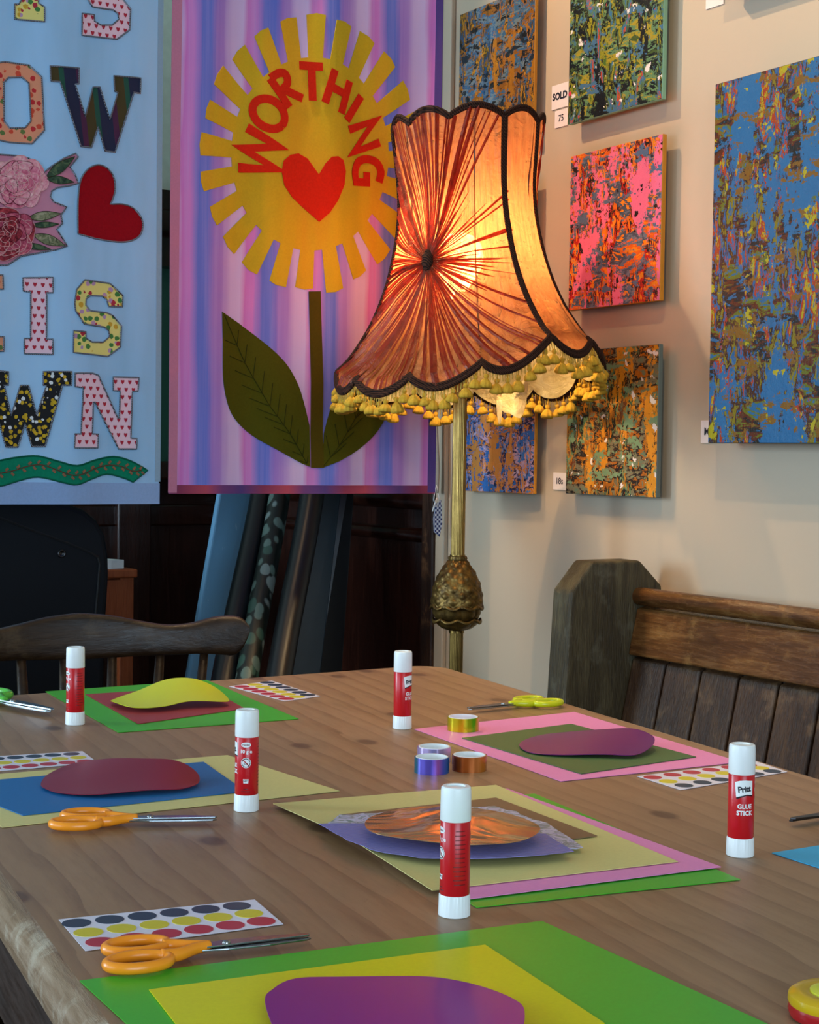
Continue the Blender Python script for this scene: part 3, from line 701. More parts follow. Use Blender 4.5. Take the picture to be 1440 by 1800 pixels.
# ------------------------------------------------------------------ banners
def wavef(kind):
    if kind == 'blue': return lambda s, t: .004*math.sin(s*17+.4)+.002*math.sin(s*41+t*1.7)+.0015*math.sin(t*6+s*9)
    return lambda s, t: .005*math.sin(s*19+1)+.0025*math.sin(s*47+t*1.2)+.001*math.sin(t*7+s*13)
class Banner:
    def __init__(b, kind, u, name, label):
        b.kind = kind; b.u = u; b.w = wavef(kind)
        b.root = empty(name, label=label, cat='banner', mat=ROT.copy()); b.root.location = D*u; b.off = .0016
    def st(b, x, y):
        p_ = hit(x, y, D, b.u); return V.dot(p_), p_.z
    def conform(b, bm, off, step=.012):
        xs = [v.co.x for v in bm.verts]; zs = [v.co.z for v in bm.verts]
        k = math.ceil(min(xs)/step)*step
        while k < max(xs): bmesh.ops.bisect_plane(bm, geom=bm.verts[:]+bm.edges[:]+bm.faces[:], plane_co=(k, 0, 0), plane_no=(1, 0, 0)); k += step
        k = math.ceil(min(zs)/.04)*.04
        while k < max(zs): bmesh.ops.bisect_plane(bm, geom=bm.verts[:]+bm.edges[:]+bm.faces[:], plane_co=(0, 0, k), plane_no=(0, 0, 1)); k += .04
        for v in bm.verts: v.co.y = b.w(v.co.x, v.co.z)-off+v.co.y
    def shape(b, name, loops, mat, off=None, stitch=None, world=False, parent=None, thick=.0012, sw=.0030, label=None):
        if not isinstance(loops[0][0], (tuple, list)): loops = [loops]
        off = b.off if off is None else off
        bm = bmesh.new(); es = []; L = []
        for lp in loops:
            pts = [b.st(*p_) if not world else p_ for p_ in lp]; L.append(pts)
            vs = [bm.verts.new((s, 0, t)) for s, t in pts]; es += [bm.edges.new((vs[i], vs[(i+1) % len(vs)])) for i in range(len(vs))]
        bmesh.ops.triangle_fill(bm, edges=es, use_beauty=True, normal=(0, -1, 0))
        b.conform(bm, off)
        for f in bm.faces:
            f.normal_update()
            if f.normal.y > 0: f.normal_flip()
        me = None
        o = link(name, bm, mat, parent or b.root); md = o.modifiers.new('s', 'SOLIDIFY'); md.thickness = thick; md.offset = -1
        if stitch:
            bm = bmesh.new()
            for pts in L:
                d = []
                for i in range(len(pts)):
                    p0, p1 = Vector(pts[i]), Vector(pts[(i+1) % len(pts)]); k = max(1, int((p1-p0).length/.006))
                    for j in range(k): d.append(p0.lerp(p1, j/k))
                tube(bm, [Vector((q_.x, b.w(q_.x, q_.y)-off-.0006, q_.y)) for q_ in d], sw*.5, 5, closed=True, flat=None)
            link('stitched_edge', bm, stitch, o, smooth=True)
        if label: o['label'] = label
        return o
    def strokes(b, name, polys, width, mat, off, taper=False, parent=None):
        bm = bmesh.new()
        for pl in polys:
            pts = [Vector(b.st(*p_)) for p_ in pl]; w = width; le, ri = [], []
            for i, p_ in enumerate(pts):
                if i == 0: t = (pts[1]-p_).normalized(); nn = Vector((-t.y, t.x)); m = 1
                elif i == len(pts)-1: t = (p_-pts[i-1]).normalized(); nn = Vector((-t.y, t.x)); m = 1
                else:
                    t0 = (p_-pts[i-1]).normalized(); t1 = (pts[i+1]-p_).normalized(); n0 = Vector((-t0.y, t0.x)); n1 = Vector((-t1.y, t1.x))
                    nn = (n0+n1).normalized() if (n0+n1).length > 1e-4 else n0; m = 1/max(.38, nn.dot(n0))
                le.append(p_+nn*w/2*m); ri.append(p_-nn*w/2*m)
            L = [bm.verts.new((q_.x, 0, q_.y)) for q_ in le]; Rr_ = [bm.verts.new((q_.x, 0, q_.y)) for q_ in ri]
            for i in range(len(pts)-1): bm.faces.new((L[i], L[i+1], Rr_[i+1], Rr_[i]))
        b.conform(bm, off)
        for f in bm.faces:
            f.normal_update()
            if f.normal.y > 0: f.normal_flip()
        o = link(name, bm, mat, parent or b.root); md = o.modifiers.new('s', 'SOLIDIFY'); md.thickness = .0012; md.offset = -1
        return o
def cloth_mat(name, base, weave=True):
    n = NT(name); n.p(Roughness=.85); n.b.inputs['Specular IOR Level'].default_value = .15
    return n
def weave_bump(n):
    f = n.noise(n.coord(), 700, 2); g = n.noise(n.coord((1, 1, .25)), 9, 3); n.bump(n.math('ADD', n.math('MULTIPLY', f, .05), g), .35, .01)
def felt(name, col, var=.08):
    n = NT(name); c = C(col); f = n.noise(n.coord(), 260, 3)
    n.color(n.ramp(f, [(.3, tuple(x*(1-var) for x in c[:3])+(1,)), (.7, tuple(x*(1+var) for x in c[:3])+(1,))])); n.p(Roughness=.9); n.b.inputs['Specular IOR Level'].default_value = .12; weave_bump(n); return n.m

# pale blue banner
BL = Banner('blue', 2.78, 'lettered_banner', 'pale blue cloth banner with patchwork letters, a peony and a red heart')
n = NT('pale_blue_cotton'); n.p(Roughness=.85); n.b.inputs['Specular IOR Level'].default_value = .15
f = n.noise(n.coord((1, 1, .2)), 5, 4, .6); n.color(n.ramp(f, [(.35, '#8fb9dc'), (.5, '#9cc6ec'), (.68, '#a6cae8')])); weave_bump(n); M_blue = n.m
s1, tb = BL.st(279, 884); s0 = BL.st(-330, 884)[0]; TOP = 2.05
def cloth(B, s0, s1, tb, mats, hem, name='cloth', ns=90, nt=60, mi=None):
    bm = bmesh.new(); rows = []
    for j in range(nt+1):
        t = tb+(TOP-tb)*j/nt; rows.append([bm.verts.new((s0+(s1-s0)*i/ns, B.w(s0+(s1-s0)*i/ns, t), t)) for i in range(ns+1)])
    for j in range(nt):
        for i in range(ns): bm.faces.new((rows[j][i], rows[j][i+1], rows[j+1][i+1], rows[j+1][i]))
    o = link(name, bm, mats, B.root, smooth=True); md = o.modifiers.new('s', 'SOLIDIFY'); md.thickness = .0012; md.offset = 0; esplit(o)
    return o
cloth(BL, s0, s1, tb, M_blue, None)
M_hem = felt('blue_hem_cloth', '#8aa6d0', .04)
th = BL.st(100, 846)[1]
BL.shape('bottom_hem', [(s0, tb-.002), (s1+.002, tb-.002), (s1+.002, th-.003), (s0, th)], M_hem, .0012, world=True)
BL.shape('side_hem', [(s1-.008, th), (s1+.003, th), (s1+.003, TOP), (s1-.008, TOP)], felt('side_hem_cloth', '#8ba7bd', .04), .0013, world=True)
n = NT('zigzag_thread'); wv = n.n('ShaderNodeTexWave', bands_direction='DIAGONAL'); n.l(n.coord(), wv.inputs[0]); wv.inputs['Scale'].default_value = 190; wv.inputs['Distortion'].default_value = 3
n.color(n.ramp(wv.outputs[1], [(.35, '#8f96a4'), (.55, '#2e2a30')])); n.p(Roughness=.9); M_thread = n.m
def dots_mat(name, base, dot, sc_=72):
    n = NT(name); n.p(Roughness=.9)
    tc = n.coord((sc_, sc_, sc_)); sep = n.n('ShaderNodeSeparateXYZ'); n.l(tc, sep.inputs[0])
    x, z = sep.outputs[0], sep.outputs[2]; row = n.math('FLOOR', z)
    xs = n.math('ADD', x, n.math('MULTIPLY', n.math('MODULO', n.math('ABSOLUTE', row), 2), .5))
    fx = n.math('ABSOLUTE', n.math('SUBTRACT', n.math('FRACT', xs), .5)); fz = n.math('SUBTRACT', n.math('FRACT', z), .5)
    # little heart: |x| and z
    t = n.math('ADD', n.math('MULTIPLY', fx, fx), n.math('POWER', n.math('ABSOLUTE', n.math('SUBTRACT', fz, n.math('MULTIPLY', fx, .8))), 2))
    m = n.math('LESS_THAN', t, .062)
    n.color(n.mix(m, base, dot)); weave_bump(n); return n.m
M_dots = dots_mat('heart_print_cotton', '#e2c0cf', '#a81c34')
def floral(name, base, stops, sc_=60, dens=.32):
    n = NT(name); n.p(Roughness=.9); vo = n.n('ShaderNodeTexVoronoi'); n.l(n.coord(), vo.inputs['Vector']); vo.inputs['Scale'].default_value = sc_
    sepc = n.n('ShaderNodeSeparateColor'); n.l(vo.outputs['Color'], sepc.inputs[0])
    col = n.ramp(sepc.outputs[0], stops, 'CONSTANT'); wob = n.noise(n.coord(), sc_*3, 2)
    d = n.math('ADD', vo.outputs['Distance'], n.math('MULTIPLY', n.math('SUBTRACT', wob, .5), .35))
    n.color(n.mix(n.math('LESS_THAN', d, dens), base, col)); weave_bump(n); return n.m
M_yfl = floral('yellow_floral_cotton', '#ddd17a', [(0, '#a8283a'), (.25, '#3f7a3a'), (.45, '#ddd17a'), (.6, '#c79a2c'), (.72, '#b08ab0'), (.85, '#3f7a3a')], 88, .42)
M_ofl = floral('peach_floral_cotton', '#d98d6c', [(0, '#b8232a'), (.25, '#d98d6c'), (.55, '#59703a'), (.75, '#c8452e')], 84, .40)
M_bfl = floral('black_yellow_ditsy_cotton', '#0e1116', [(0, '#c9a41c'), (.4, '#d8dde0'), (.75, '#b89618')], 120, .42)
def rainbow():
    n = NT('dark_rainbow_cotton'); n.p(Roughness=.85); sep = n.n('ShaderNodeSeparateXYZ'); n.l(n.coord((1, 1, 1), (0, .12, 0)), sep.inputs[0])
    fr = n.math('FRACT', n.math('MULTIPLY', sep.outputs[0], 1/.062))
    n.color(n.ramp(fr, [(0, '#101a3c'), (.28, '#43153c'), (.45, '#3f3410'), (.75, '#0f4a3c'), (.9, '#101a3c')], 'CONSTANT')); weave_bump(n); return n.m
def z1(pts): return [(x/3, y/3) for x, y in pts]
def z2(pts): return [(x/3, y/3+440) for x, y in pts]
S2 = [(570, 297), (643, 298), (645, 240), (602, 198), (575, 175), (440, 157), (395, 208), (385, 280), (390, 320), (437, 390), (545, 405), (570, 425), (575, 455), (540, 485), (480, 485), (447, 465), (445, 430), (380, 425), (378, 540), (480, 550), (565, 560), (632, 510), (637, 400), (592, 345), (560, 330), (470, 320), (445, 290), (447, 258), (470, 240), (535, 242), (560, 262)]
BL.shape('appliqued_letter', z2(S2), M_yfl, stitch=M_thread, label='yellow floral letter S')
Stop = [(x+50, (y-560)+208) for x, y in S2]
BL.shape('appliqued_letter', z1(Stop), M_dots, stitch=M_thread, label='pink heart print letter S')
I2 = [(120, 145), (272, 145), (272, 225), (240, 225), (240, 470), (272, 470), (272, 550), (128, 545), (128, 465), (160, 465), (160, 220), (122, 215)]
BL.shape('appliqued_letter', z2(I2), M_dots, stitch=M_thread, label='pink heart print letter I')
BL.shape('appliqued_letter', z1([(78, 20), (100, 22), (112, 0), (118, -200), (80, -205), (80, -280), (232, -275), (232, -200), (198, -198), (200, 20), (230, 40), (230, 118), (78, 100)]), M_yfl, stitch=M_thread, label='yellow floral letter I')
BL.shape('appliqued_letter', z2([(-105, 630), (45, 640), (45, 710), (22, 712), (60, 870), (108, 712), (150, 712), (192, 870), (240, 715), (225, 712), (225, 640), (370, 640), (368, 712), (322, 712), (235, 1035), (168, 1035), (133, 915), (95, 1038), (32, 1038), (-60, 712), (-105, 710)]), M_bfl, stitch=M_thread, label='black and yellow ditsy print letter W')
BL.shape('appliqued_letter', z2([(388, 648), (480, 648), (515, 660), (620, 885), (627, 885), (632, 742), (595, 740), (595, 668), (730, 672), (725, 742), (695, 745), (688, 990), (720, 992), (718, 1048), (625, 1048), (495, 800), (487, 800), (482, 968), (515, 970), (512, 1042), (385, 1042), (388, 968), (420, 968), (432, 725), (388, 720)]), M_dots, stitch=M_thread, label='pink heart print letter N')
BL.shape('appliqued_letter', z2([(-130, 130), (15, 130), (18, 205), (-20, 205), (-22, 180), (-60, 180), (-60, 300), (-20, 300), (-20, 360), (-60, 360), (-60, 480), (-22, 480), (-20, 455), (20, 455), (20, 532), (-130, 532)]), M_ofl, stitch=M_thread, label='peach floral letter E')
BL.shape('appliqued_letter', [z1([(25, 325), (150, 345), (215, 410), (228, 690), (165, 760), (45, 750), (-25, 735), (-70, 680), (-80, 410), (-30, 335)]), z1([(45, 408), (115, 408), (150, 440), (160, 640), (130, 675), (50, 675), (22, 640), (20, 435)])], M_ofl, stitch=M_thread, label='peach floral letter O')
BL.shape('appliqued_letter', z1([(258, 352), (412, 362), (410, 445), (390, 447), (445, 617), (488, 460), (525, 460), (578, 630), (620, 490), (603, 482), (600, 400), (742, 412), (740, 493), (705, 488), (605, 803), (552, 797), (515, 670), (478, 780), (420, 775), (310, 435), (262, 432)]), rainbow(), stitch=M_thread, label='dark rainbow striped letter W')
BL.shape('red_heart', z1([(403, 1235)]+crom([(402, 1150), (405, 1040), (420, 950), (460, 893), (515, 870), (565, 888), (598, 935), (606, 1000), (592, 1055)], 4, False)+crom([(580, 1078), (645, 1077), (700, 1097), (742, 1145), (753, 1195), (735, 1243), (690, 1270), (620, 1277), (500, 1260)], 4, False)), felt('dark_red_felt', '#8f0a18'), stitch=M_thread)
wv_t = crom([(-300, 1108), (-200, 1135), (-100, 1128), (0, 1108), (100, 1090), (200, 1085), (300, 1112), (400, 1135), (500, 1105), (600, 1088), (690, 1112), (777, 1160)], 4, False)
wv_b = crom([(700, 1222), (650, 1200), (560, 1180), (480, 1205), (400, 1235), (330, 1225), (200, 1195), (100, 1215), (0, 1243), (-100, 1235), (-300, 1200)], 4, False)
gw = BL.shape('green_wave_ribbon', z2(wv_t+wv_b), felt('emerald_felt', '#0c7a5c'), stitch=felt('green_thread', '#0a5a44'))
mid = [(-20, 1178), (60, 1165), (150, 1138), (220, 1132), (300, 1160), (370, 1185), (430, 1180), (500, 1150), (570, 1133), (640, 1140), (700, 1165), (745, 1160)]
BL.strokes('embroidered_vine', [z2(crom(mid, 4, False))], .0018, felt('brown_thread', '#5a3a2c'), .0032, parent=gw)
lf = []
cm = crom(mid, 3, False)
for i, (x, y) in enumerate(cm):
    sgn = 1 if i % 2 else -1; lf.append(z2([(x, y+sgn*8), (x+14, y+sgn*22)]))
BL.strokes('embroidered_leaves', lf, .0040, felt('russet_thread', '#8a6048'), .0033, parent=gw)
# peony patch
n = NT('peony_backing_cotton'); n.color(n.mix(n.noise(n.coord(), 30, 4), '#c98aa0', '#b06a86')); n.p(Roughness=.9)
fl = BL.shape('peony_patch', z1([(-100, 815), (0, 815), (100, 822), (150, 837), (195, 870), (228, 910), (262, 882), (330, 838), (392, 812), (405, 830), (380, 860), (360, 885), (388, 925), (405, 970), (345, 985), (295, 992), (265, 1010), (258, 1040), (275, 1068), (342, 1095), (312, 1138), (320, 1180), (290, 1212), (322, 1262), (345, 1300), (290, 1318), (200, 1335), (110, 1352), (40, 1398), (-100, 1400)]), n.m, stitch=M_thread)
def petal_mat(name, a, b, c_):
    n = NT(name); n.p(Roughness=.85); f = n.noise(n.coord((1, 1, 1)), 85, 4, .6, 1.5); n.color(n.ramp(f, [(.3, a), (.5, b), (.68, c_)])); return n.m
PM = [petal_mat('pink_petal_print', '#a83a58', '#d0708a', '#e0a0aa'), petal_mat('pale_petal_print', '#c45a78', '#dc92a0', '#e8bcbc'), petal_mat('crimson_petal_print', '#4a0c14', '#86182a', '#b8404c'), petal_mat('rose_petal_print', '#7a1c34', '#b04460', '#d48a90'), petal_mat('leaf_print', '#14281c', '#2c4a34', '#5a6a48'), petal_mat('leaf_print_pale', '#2c3420', '#6a7050', '#a8a084')]
LM = [felt('petal_rim_light', '#dcaaaa'), felt('petal_rim_dark', '#5a1020')]
def blob(cx, cy, rx, ry, rot, n_=14, k=.12):
    out = []; ph = random.random()*6
    for i in range(n_):
        t = 2*PI*i/n_; r_ = 1+k*math.sin(3*t+ph); x, y = rx*r_*math.cos(t), ry*r_*math.sin(t)
        out.append((cx+x*math.cos(rot)-y*math.sin(rot), cy+x*math.sin(rot)+y*math.cos(rot)))
    return crom(out, 2)
def inside_clip(p_): return [(x, y) for x, y in p_]
rs = random.getstate(); random.seed(11)
off = .0030
for (cx, cy, R0, pal, nn) in ((95, 962, 150, (0, 1, 1), 5), (30, 1235, 150, (2, 3, 2), 5)):
    for ring in range(nn):
        rr_ = R0*(1-ring/nn)*.72; k = 8-ring
        for i in range(k):
            a = 2*PI*i/k+ring*.5+random.uniform(-.2, .2); ps = blob(cx+rr_*math.cos(a), cy+rr_*math.sin(a)*.9, R0*.40*(1-.12*ring), R0*.28*(1-.08*ring), a+PI/2+random.uniform(-.4, .4))
            BL.shape('petal', z1(ps), PM[random.choice(pal)], off, parent=fl, thick=.0002, stitch=LM[0] if random.random() < .75 else LM[1], sw=.0009); off += .00012
def leafpoly(a, b, w):
    a, b = Vector(a), Vector(b); d = b-a; nrm = Vector((-d.y, d.x)).normalized()
    ts = (0, .15, .35, .55, .75, .9); top = [a+d*t+nrm*w*math.sin(PI*t**.8) for t in ts]; bot = [a+d*t-nrm*w*math.sin(PI*t**.8) for t in ts[:0:-1]]
    return [tuple(q_) for q_ in crom([tuple(x) for x in top+[b]+bot], 3)]
for a, b, w_, m_ in (((240, 935), (385, 830), 26, 4), ((240, 945), (380, 965), 20, 4), ((150, 1150), (310, 1130), 24, 5), ((165, 1190), (300, 1185), 16, 4), ((175, 1240), (335, 1300), 26, 5), ((120, 1290), (260, 1318), 16, 4)):
    BL.shape('leaf', z1(leafpoly(a, b, w_)), PM[m_], .0034, parent=fl, thick=.0002, stitch=felt('leaf_rim', '#3a3a28'), sw=.001)
random.setstate(rs)

# pink striped banner
PK = Banner('pink', 2.78, 'striped_banner', 'pink, lilac and blue striped banner with a yellow sunflower reading WORTHING')
n = NT('tie_dye_stripes'); n.p(Roughness=.85); n.b.inputs['Specular IOR Level'].default_value = .15
p0s, p1s = PK.st(297, 864)[0], PK.st(762, 864)[0]
sep = n.n('ShaderNodeSeparateXYZ'); n.l(n.coord(), sep.inputs[0]); nz = n.noise(n.coord((60, 1, 1.2)), 1.5, 5, .6); nb = n.noise(n.coord((1, 1, .3)), 14, 3)
xx = n.math('ADD', sep.outputs[0], n.math('MULTIPLY', n.math('SUBTRACT', nb, .5), .022)); xx = n.math('ADD', xx, n.math('MULTIPLY', n.math('SUBTRACT', nz, .5), .018))
PER = (p1s-p0s)/465*107.5
xo = PK.st(316, 700)[0]
fr = n.math('FRACT', n.math('DIVIDE', n.math('SUBTRACT', xx, xo), PER))
cst = n.ramp(fr, [(0, '#c274c4'), (.12, '#c680cc'), (.25, '#6474cc'), (.40, '#5f74d2'), (.50, '#9878cc'), (.62, '#a282d0'), (.76, '#c6b2e2'), (.92, '#c9b8e6'), (1, '#c67cc4')])
n.color(n.mix(n.ramp(nz, [(.4, (0, 0, 0, 1)), (.8, (.35, .35, .35, 1))]), cst, '#b9a8e0')); weave_bump(n); M_str = n.m
tbp = PK.st(530, 866)[1]
cloth(PK, p0s, p1s, tbp, M_str, None)
thp = PK.st(530, 853)[1]
n = NT('dark_hem'); n.p(Roughness=.85); sep = n.n('ShaderNodeSeparateXYZ'); n.l(n.coord(), sep.inputs[0]); fr = n.math('FRACT', n.math('DIVIDE', n.math('SUBTRACT', sep.outputs[0], xo), PER*1.3))
n.color(n.ramp(fr, [(0, '#7a2c50'), (.3, '#a84258'), (.5, '#6a3a78'), (.75, '#4a3478'), (1, '#7a2c50')])); M_hem2 = n.m
PK.shape('bottom_hem', [(p0s-.003, tbp-.002), (p1s+.002, tbp-.002), (p1s+.002, thp), (p0s-.003, thp)], M_hem2, .0013, world=True)
PK.shape('side_hem', [(p0s-.004, tbp), (p0s+.014, tbp), (p0s+.016, TOP), (p0s-.004, TOP)], felt('pink_selvedge', '#b87a98', .04), .0014, world=True)
PK.shape('side_hem', [(p1s-.014, tbp), (p1s+.003, tbp), (p1s+.003, TOP), (p1s-.012, TOP)], felt('violet_selvedge', '#544488', .04), .0014, world=True)
# sun with rays
sunm = NT('yellow_orange_cotton'); sunm.p(Roughness=.85); f = sunm.noise(sunm.coord((1, 1, .12)), 10, 3); g = sunm.noise(sunm.coord(), 300, 2)
sunm.color(sunm.mix(.15, sunm.ramp(f, [(.35, '#b09e02'), (.5, '#c4a606'), (.62, '#cc9c06')]), sunm.ramp(g, [(.3, '#b08c00'), (.7, '#dcb818')]))); weave_bump(sunm)
loop = []
cxi, cyi, rxi, ryi = 546, 271, 138, 170; cxo, cyo, rxo, ryo = 545, 268, 192, 245
rs = random.getstate(); random.seed(3)
for k in range(24):
    g = math.radians(-4.5+15*k); g2 = math.radians(-4.5+15*(k+1))
    h1 = math.radians(random.uniform(2.2, 3.6)); h2 = math.radians(random.uniform(2.2, 3.6)); hi = math.radians(2.6)
    def E_(cx, cy, rx, ry, a): return (cx+rx*math.sin(a), cy-ry*math.cos(a))
    sc_o = random.uniform(.97, 1.02)
    loop += [E_(cxi, cyi, rxi, ryi, g+hi), E_(cxo, cyo, rxo*sc_o, ryo*sc_o, g+h1), E_(cxo, cyo, rxo*sc_o*1.01, ryo*sc_o*1.01, (g+g2)/2), E_(cxo, cyo, rxo*sc_o, ryo*sc_o, g2-h2), E_(cxi, cyi, rxi, ryi, g2-hi)]
random.setstate(rs)
sun = PK.shape('sun_flower', loop, sunm.m, .0022)
M_lred = felt('orange_red_cotton', '#c22410')
def z3(pts): return [(280+x/2.88, y/2.88) for x, y in pts]
pxm = (p1s-p0s)/465
wd = 30/2.88*pxm*1.08
def ell(cx, cy, a, b, rot, t0, t1, n_=20):
    return [(cx+a*math.cos(t)*math.cos(rot)-b*math.sin(t)*math.sin(rot), cy+a*math.cos(t)*math.sin(rot)+b*math.sin(t)*math.cos(rot)) for t in [t0+(t1-t0)*i/n_ for i in range(n_+1)]]
letters = [
    [[(403, 848), (585, 856), (425, 750), (597, 745), (447, 645)]],
    [ell(552, 577, 88, 66, .75, 0, 2*PI, 28)],
    [[(557, 398), (655, 545)], crom([(560, 398), (600, 372), (635, 378), (645, 420), (620, 455), (592, 470)], 4, False), [(622, 452), (722, 500)]],
    [[(706, 332), (818, 342)], [(765, 335), (770, 512)]],
    [[(878, 358), (828, 524)], [(956, 414), (910, 578)], [(852, 440), (932, 482)]],
    [[(1020, 488), (940, 612)]],
    [[(953, 660), (1092, 612), (978, 772), (1116, 722)]],
    [crom([(1112, 922), (1122, 870), (1098, 822), (1048, 806), (1004, 822), (986, 870), (992, 922)], 4, False)+[(1050, 924), (1050, 872)]]]
for i, (L_, ch) in enumerate(zip(letters, 'WORTHING')):
    PK.strokes('sewn_letter', [z3(p_) for p_ in L_], wd*(1.3 if ch == 'W' else 1.12), M_lred, .0046)
hp = [(800, 1126), (730, 1060), (668, 1000), (628, 940), (615, 870), (625, 815), (660, 785), (700, 778), (745, 805), (798, 886), (830, 830), (860, 798), (892, 795), (920, 815), (933, 870), (925, 940), (890, 1020), (850, 1080)]
PK.shape('red_heart', z3(hp), M_lred, .0046)
M_leaf = felt('olive_cotton', '#46480a', .06); M_stem = felt('olive_brown_cotton', '#4a3f08', .06)
def z4(pts): return [(280+x/2.88, 450+y/2.88) for x, y in pts]
l1 = PK.shape('leaf', z4([(318, 282)]+crom([(410, 340), (500, 410), (590, 490), (655, 565), (705, 660), (735, 760), (758, 860)], 4, False)+[(762, 1068)]+crom([(720, 1050), (620, 995), (500, 925), (420, 860), (365, 790), (335, 700), (322, 600), (322, 440)], 4, False)), M_leaf, .0024)
l2 = PK.shape('leaf', z4([(820, 1072)]+crom([(900, 1040), (1000, 985), (1080, 920), (1130, 850), (1165, 770), (1190, 700), (1100, 660), (980, 650), (890, 690), (850, 800), (826, 900)], 4, False)), M_leaf, .0024)
PK.shape('stem', z4([(752, 180), (808, 180), (814, 400), (822, 640), (820, 900), (826, 1072), (765, 1072), (762, 900), (764, 640), (758, 400)]), M_stem, .0034)
mv = [(330, 300), (440, 540), (560, 760), (660, 900), (745, 1050)]; M_vein = felt('vein_thread', '#2c3008')
vs_ = [z4(mv)]
for t, (x, y) in enumerate(crom(mv, 3, False)[2:]):
    q_ = .35+.65*math.sin(PI*min(1, (t+2)/12)); vs_ += [z4([(x, y), (x-100*q_, y-42*q_)]), z4([(x, y), (x+14*q_, y-115*q_)])]
PK.strokes('vein_stitching', vs_, .0010, M_vein, .0036, parent=l1)
mv = [(825, 1060), (900, 960), (990, 820), (1060, 700)]; vs_ = [z4(mv)]
for t, (x, y) in enumerate(crom(mv, 2, False)[1:]): vs_ += [z4([(x, y), (x-22, y-110)]), z4([(x, y), (x+80, y-70)])]
PK.strokes('vein_stitching', vs_, .0010, M_vein, .0036, parent=l2)
# rods and cords above the frame
for B, a, b in ((BL, s0, s1), (PK, p0s, p1s)):
    bm = bmesh.new(); tube(bm, [Vector((a-.004, 0, TOP)), Vector((b+.004, 0, TOP))], .009, 12)
    for q_ in (a+.04, b-.04): tube(bm, [Vector((q_, 0, TOP)), Vector((q_, 0, CEIL))], .002, 6)
    link('hanging_rod', bm, M_dark, B.root, smooth=True)

# ------------------------------------------------------------------ paintings on the right wall
def painting_mat(name, base, mid, top, seed, vs=1.0, top_t=.56, sc_=1.0, vert=.6):
    n = NT(name); lc = (seed*1.7, seed*.9, seed*2.3)
    def nz(sx, sz, scale, det, dist=.4, k=0):
        return n.noise(n.coord((1, sx, sz), loc=(lc[0]+k, lc[1]+k, lc[2]+k)), scale*sc_, det, .62, dist)
    jag = n.noise(n.coord((1, 1, 1), loc=lc), 85*sc_, 4, .7)
    a = nz(1.0, .34, 52, 5, .5); a = n.math('ADD', a, n.math('MULTIPLY', n.math('SUBTRACT', jag, .5), .22))
    st = [(.0, base[0]), (.36, base[1]), (.43, base[2]), (.49, base[3]), (.54, base[4]), (.60, base[5 % len(base)]), (.66, base[0])]
    ca = n.ramp(a, st, 'CONSTANT')
    b = nz(.32, 1.0, 46, 5, .5, 3); b = n.math('ADD', b, n.math('MULTIPLY', n.math('SUBTRACT', jag, .5), .2))
    cb = n.ramp(b, [(0, mid[0]), (.40, mid[1]), (.47, mid[2 % len(mid)]), (.53, mid[3 % len(mid)]), (.60, mid[0])], 'CONSTANT')
    m1 = nz(.8, .5, 22, 6, .6, 7); m1 = n.math('ADD', m1, n.math('MULTIPLY', n.math('SUBTRACT', jag, .5), .35))
    col = n.mix(n.math('GREATER_THAN', m1, .5), ca, cb)
    m2 = nz(1.0, vert*.55, 17, 6, .3, 11); m2 = n.math('ADD', m2, n.math('MULTIPLY', n.math('SUBTRACT', jag, .5), .4))
    col = n.mix(n.math('GREATER_THAN', m2, top_t), col, top[0])
    m3 = nz(.5, 1.2, 26, 6, .3, 17); m3 = n.math('ADD', m3, n.math('MULTIPLY', n.math('SUBTRACT', jag, .5), .5))
    col = n.mix(n.math('GREATER_THAN', m3, .60), col, top[1])
    m4 = nz(.9, .9, 40, 4, .3, 23)
    col = n.mix(n.math('GREATER_THAN', m4, .64), col, top[2])
    n.color(col); n.p(Roughness=.42); n.b.inputs['Specular IOR Level'].default_value = .2
    h = n.math('ADD', n.math('ADD', n.math('MULTIPLY', m2, .6), n.math('MULTIPLY', a, .7)), n.math('MULTIPLY', jag, .5)); n.bump(h, .35, .004)
    return n.m
def painting(x0, x1, ytl, ybl, thk, front, side, label, gap=.018):
    """x0,x1 picture columns of left and right front edges; rows at left edge"""
    dep = thk+gap; TL = wall(x0, ytl, dep); BLp = wall(x0, ybl, dep); TR_ = wall(x1, ytl, dep)
    uL, uR = D.dot(TL), D.dot(TR_); zt, zb = TL.z, BLp.z
    root = empty('abstract_painting', label=label, cat='painting', group='abstract canvases on the right wall', mat=ROT.copy())
    uc = (uL+uR)/2; root.location = R(uc, VW, zb)
    w_, h_ = uL-uR, zt-zb
    bm = bmesh.new(); box(bm, (-dep+thk/2, 0, h_/2), (thk, w_, h_)); link('stretched_canvas', bm, side, root, mod={'bevel': .0015})
    bm = bmesh.new(); box(bm, (-(gap+.002)/2, 0, h_*.8), (gap+.001, w_*.6, .03)); box(bm, (-(gap+.002)/2, 0, h_*.2), (gap+.001, w_*.6, .03)); link('added_standoff_batten', bm, s_bk, root)  # unseen battens, added to stand canvases off the wall for wider shadows
    bm = bmesh.new(); NY, NZ = 40, 50; rows = []
    for j in range(NZ+1):
        rows.append([bm.verts.new((-dep-.0004-(.0006*random.random() if 0 < i < NY and 0 < j < NZ else 0), -w_/2+.001+(w_-.002)*i/NY, .001+(h_-.002)*j/NZ)) for i in range(NY+1)])
    for j in range(NZ):
        for i in range(NY): bm.faces.new((rows[j][i], rows[j+1][i], rows[j+1][i+1], rows[j][i+1]))
    o = link('painted_surface', bm, front, root, smooth=True); md = o.modifiers.new('s', 'SOLIDIFY'); md.thickness = .0008; md.offset = -1; esplit(o)
    return root
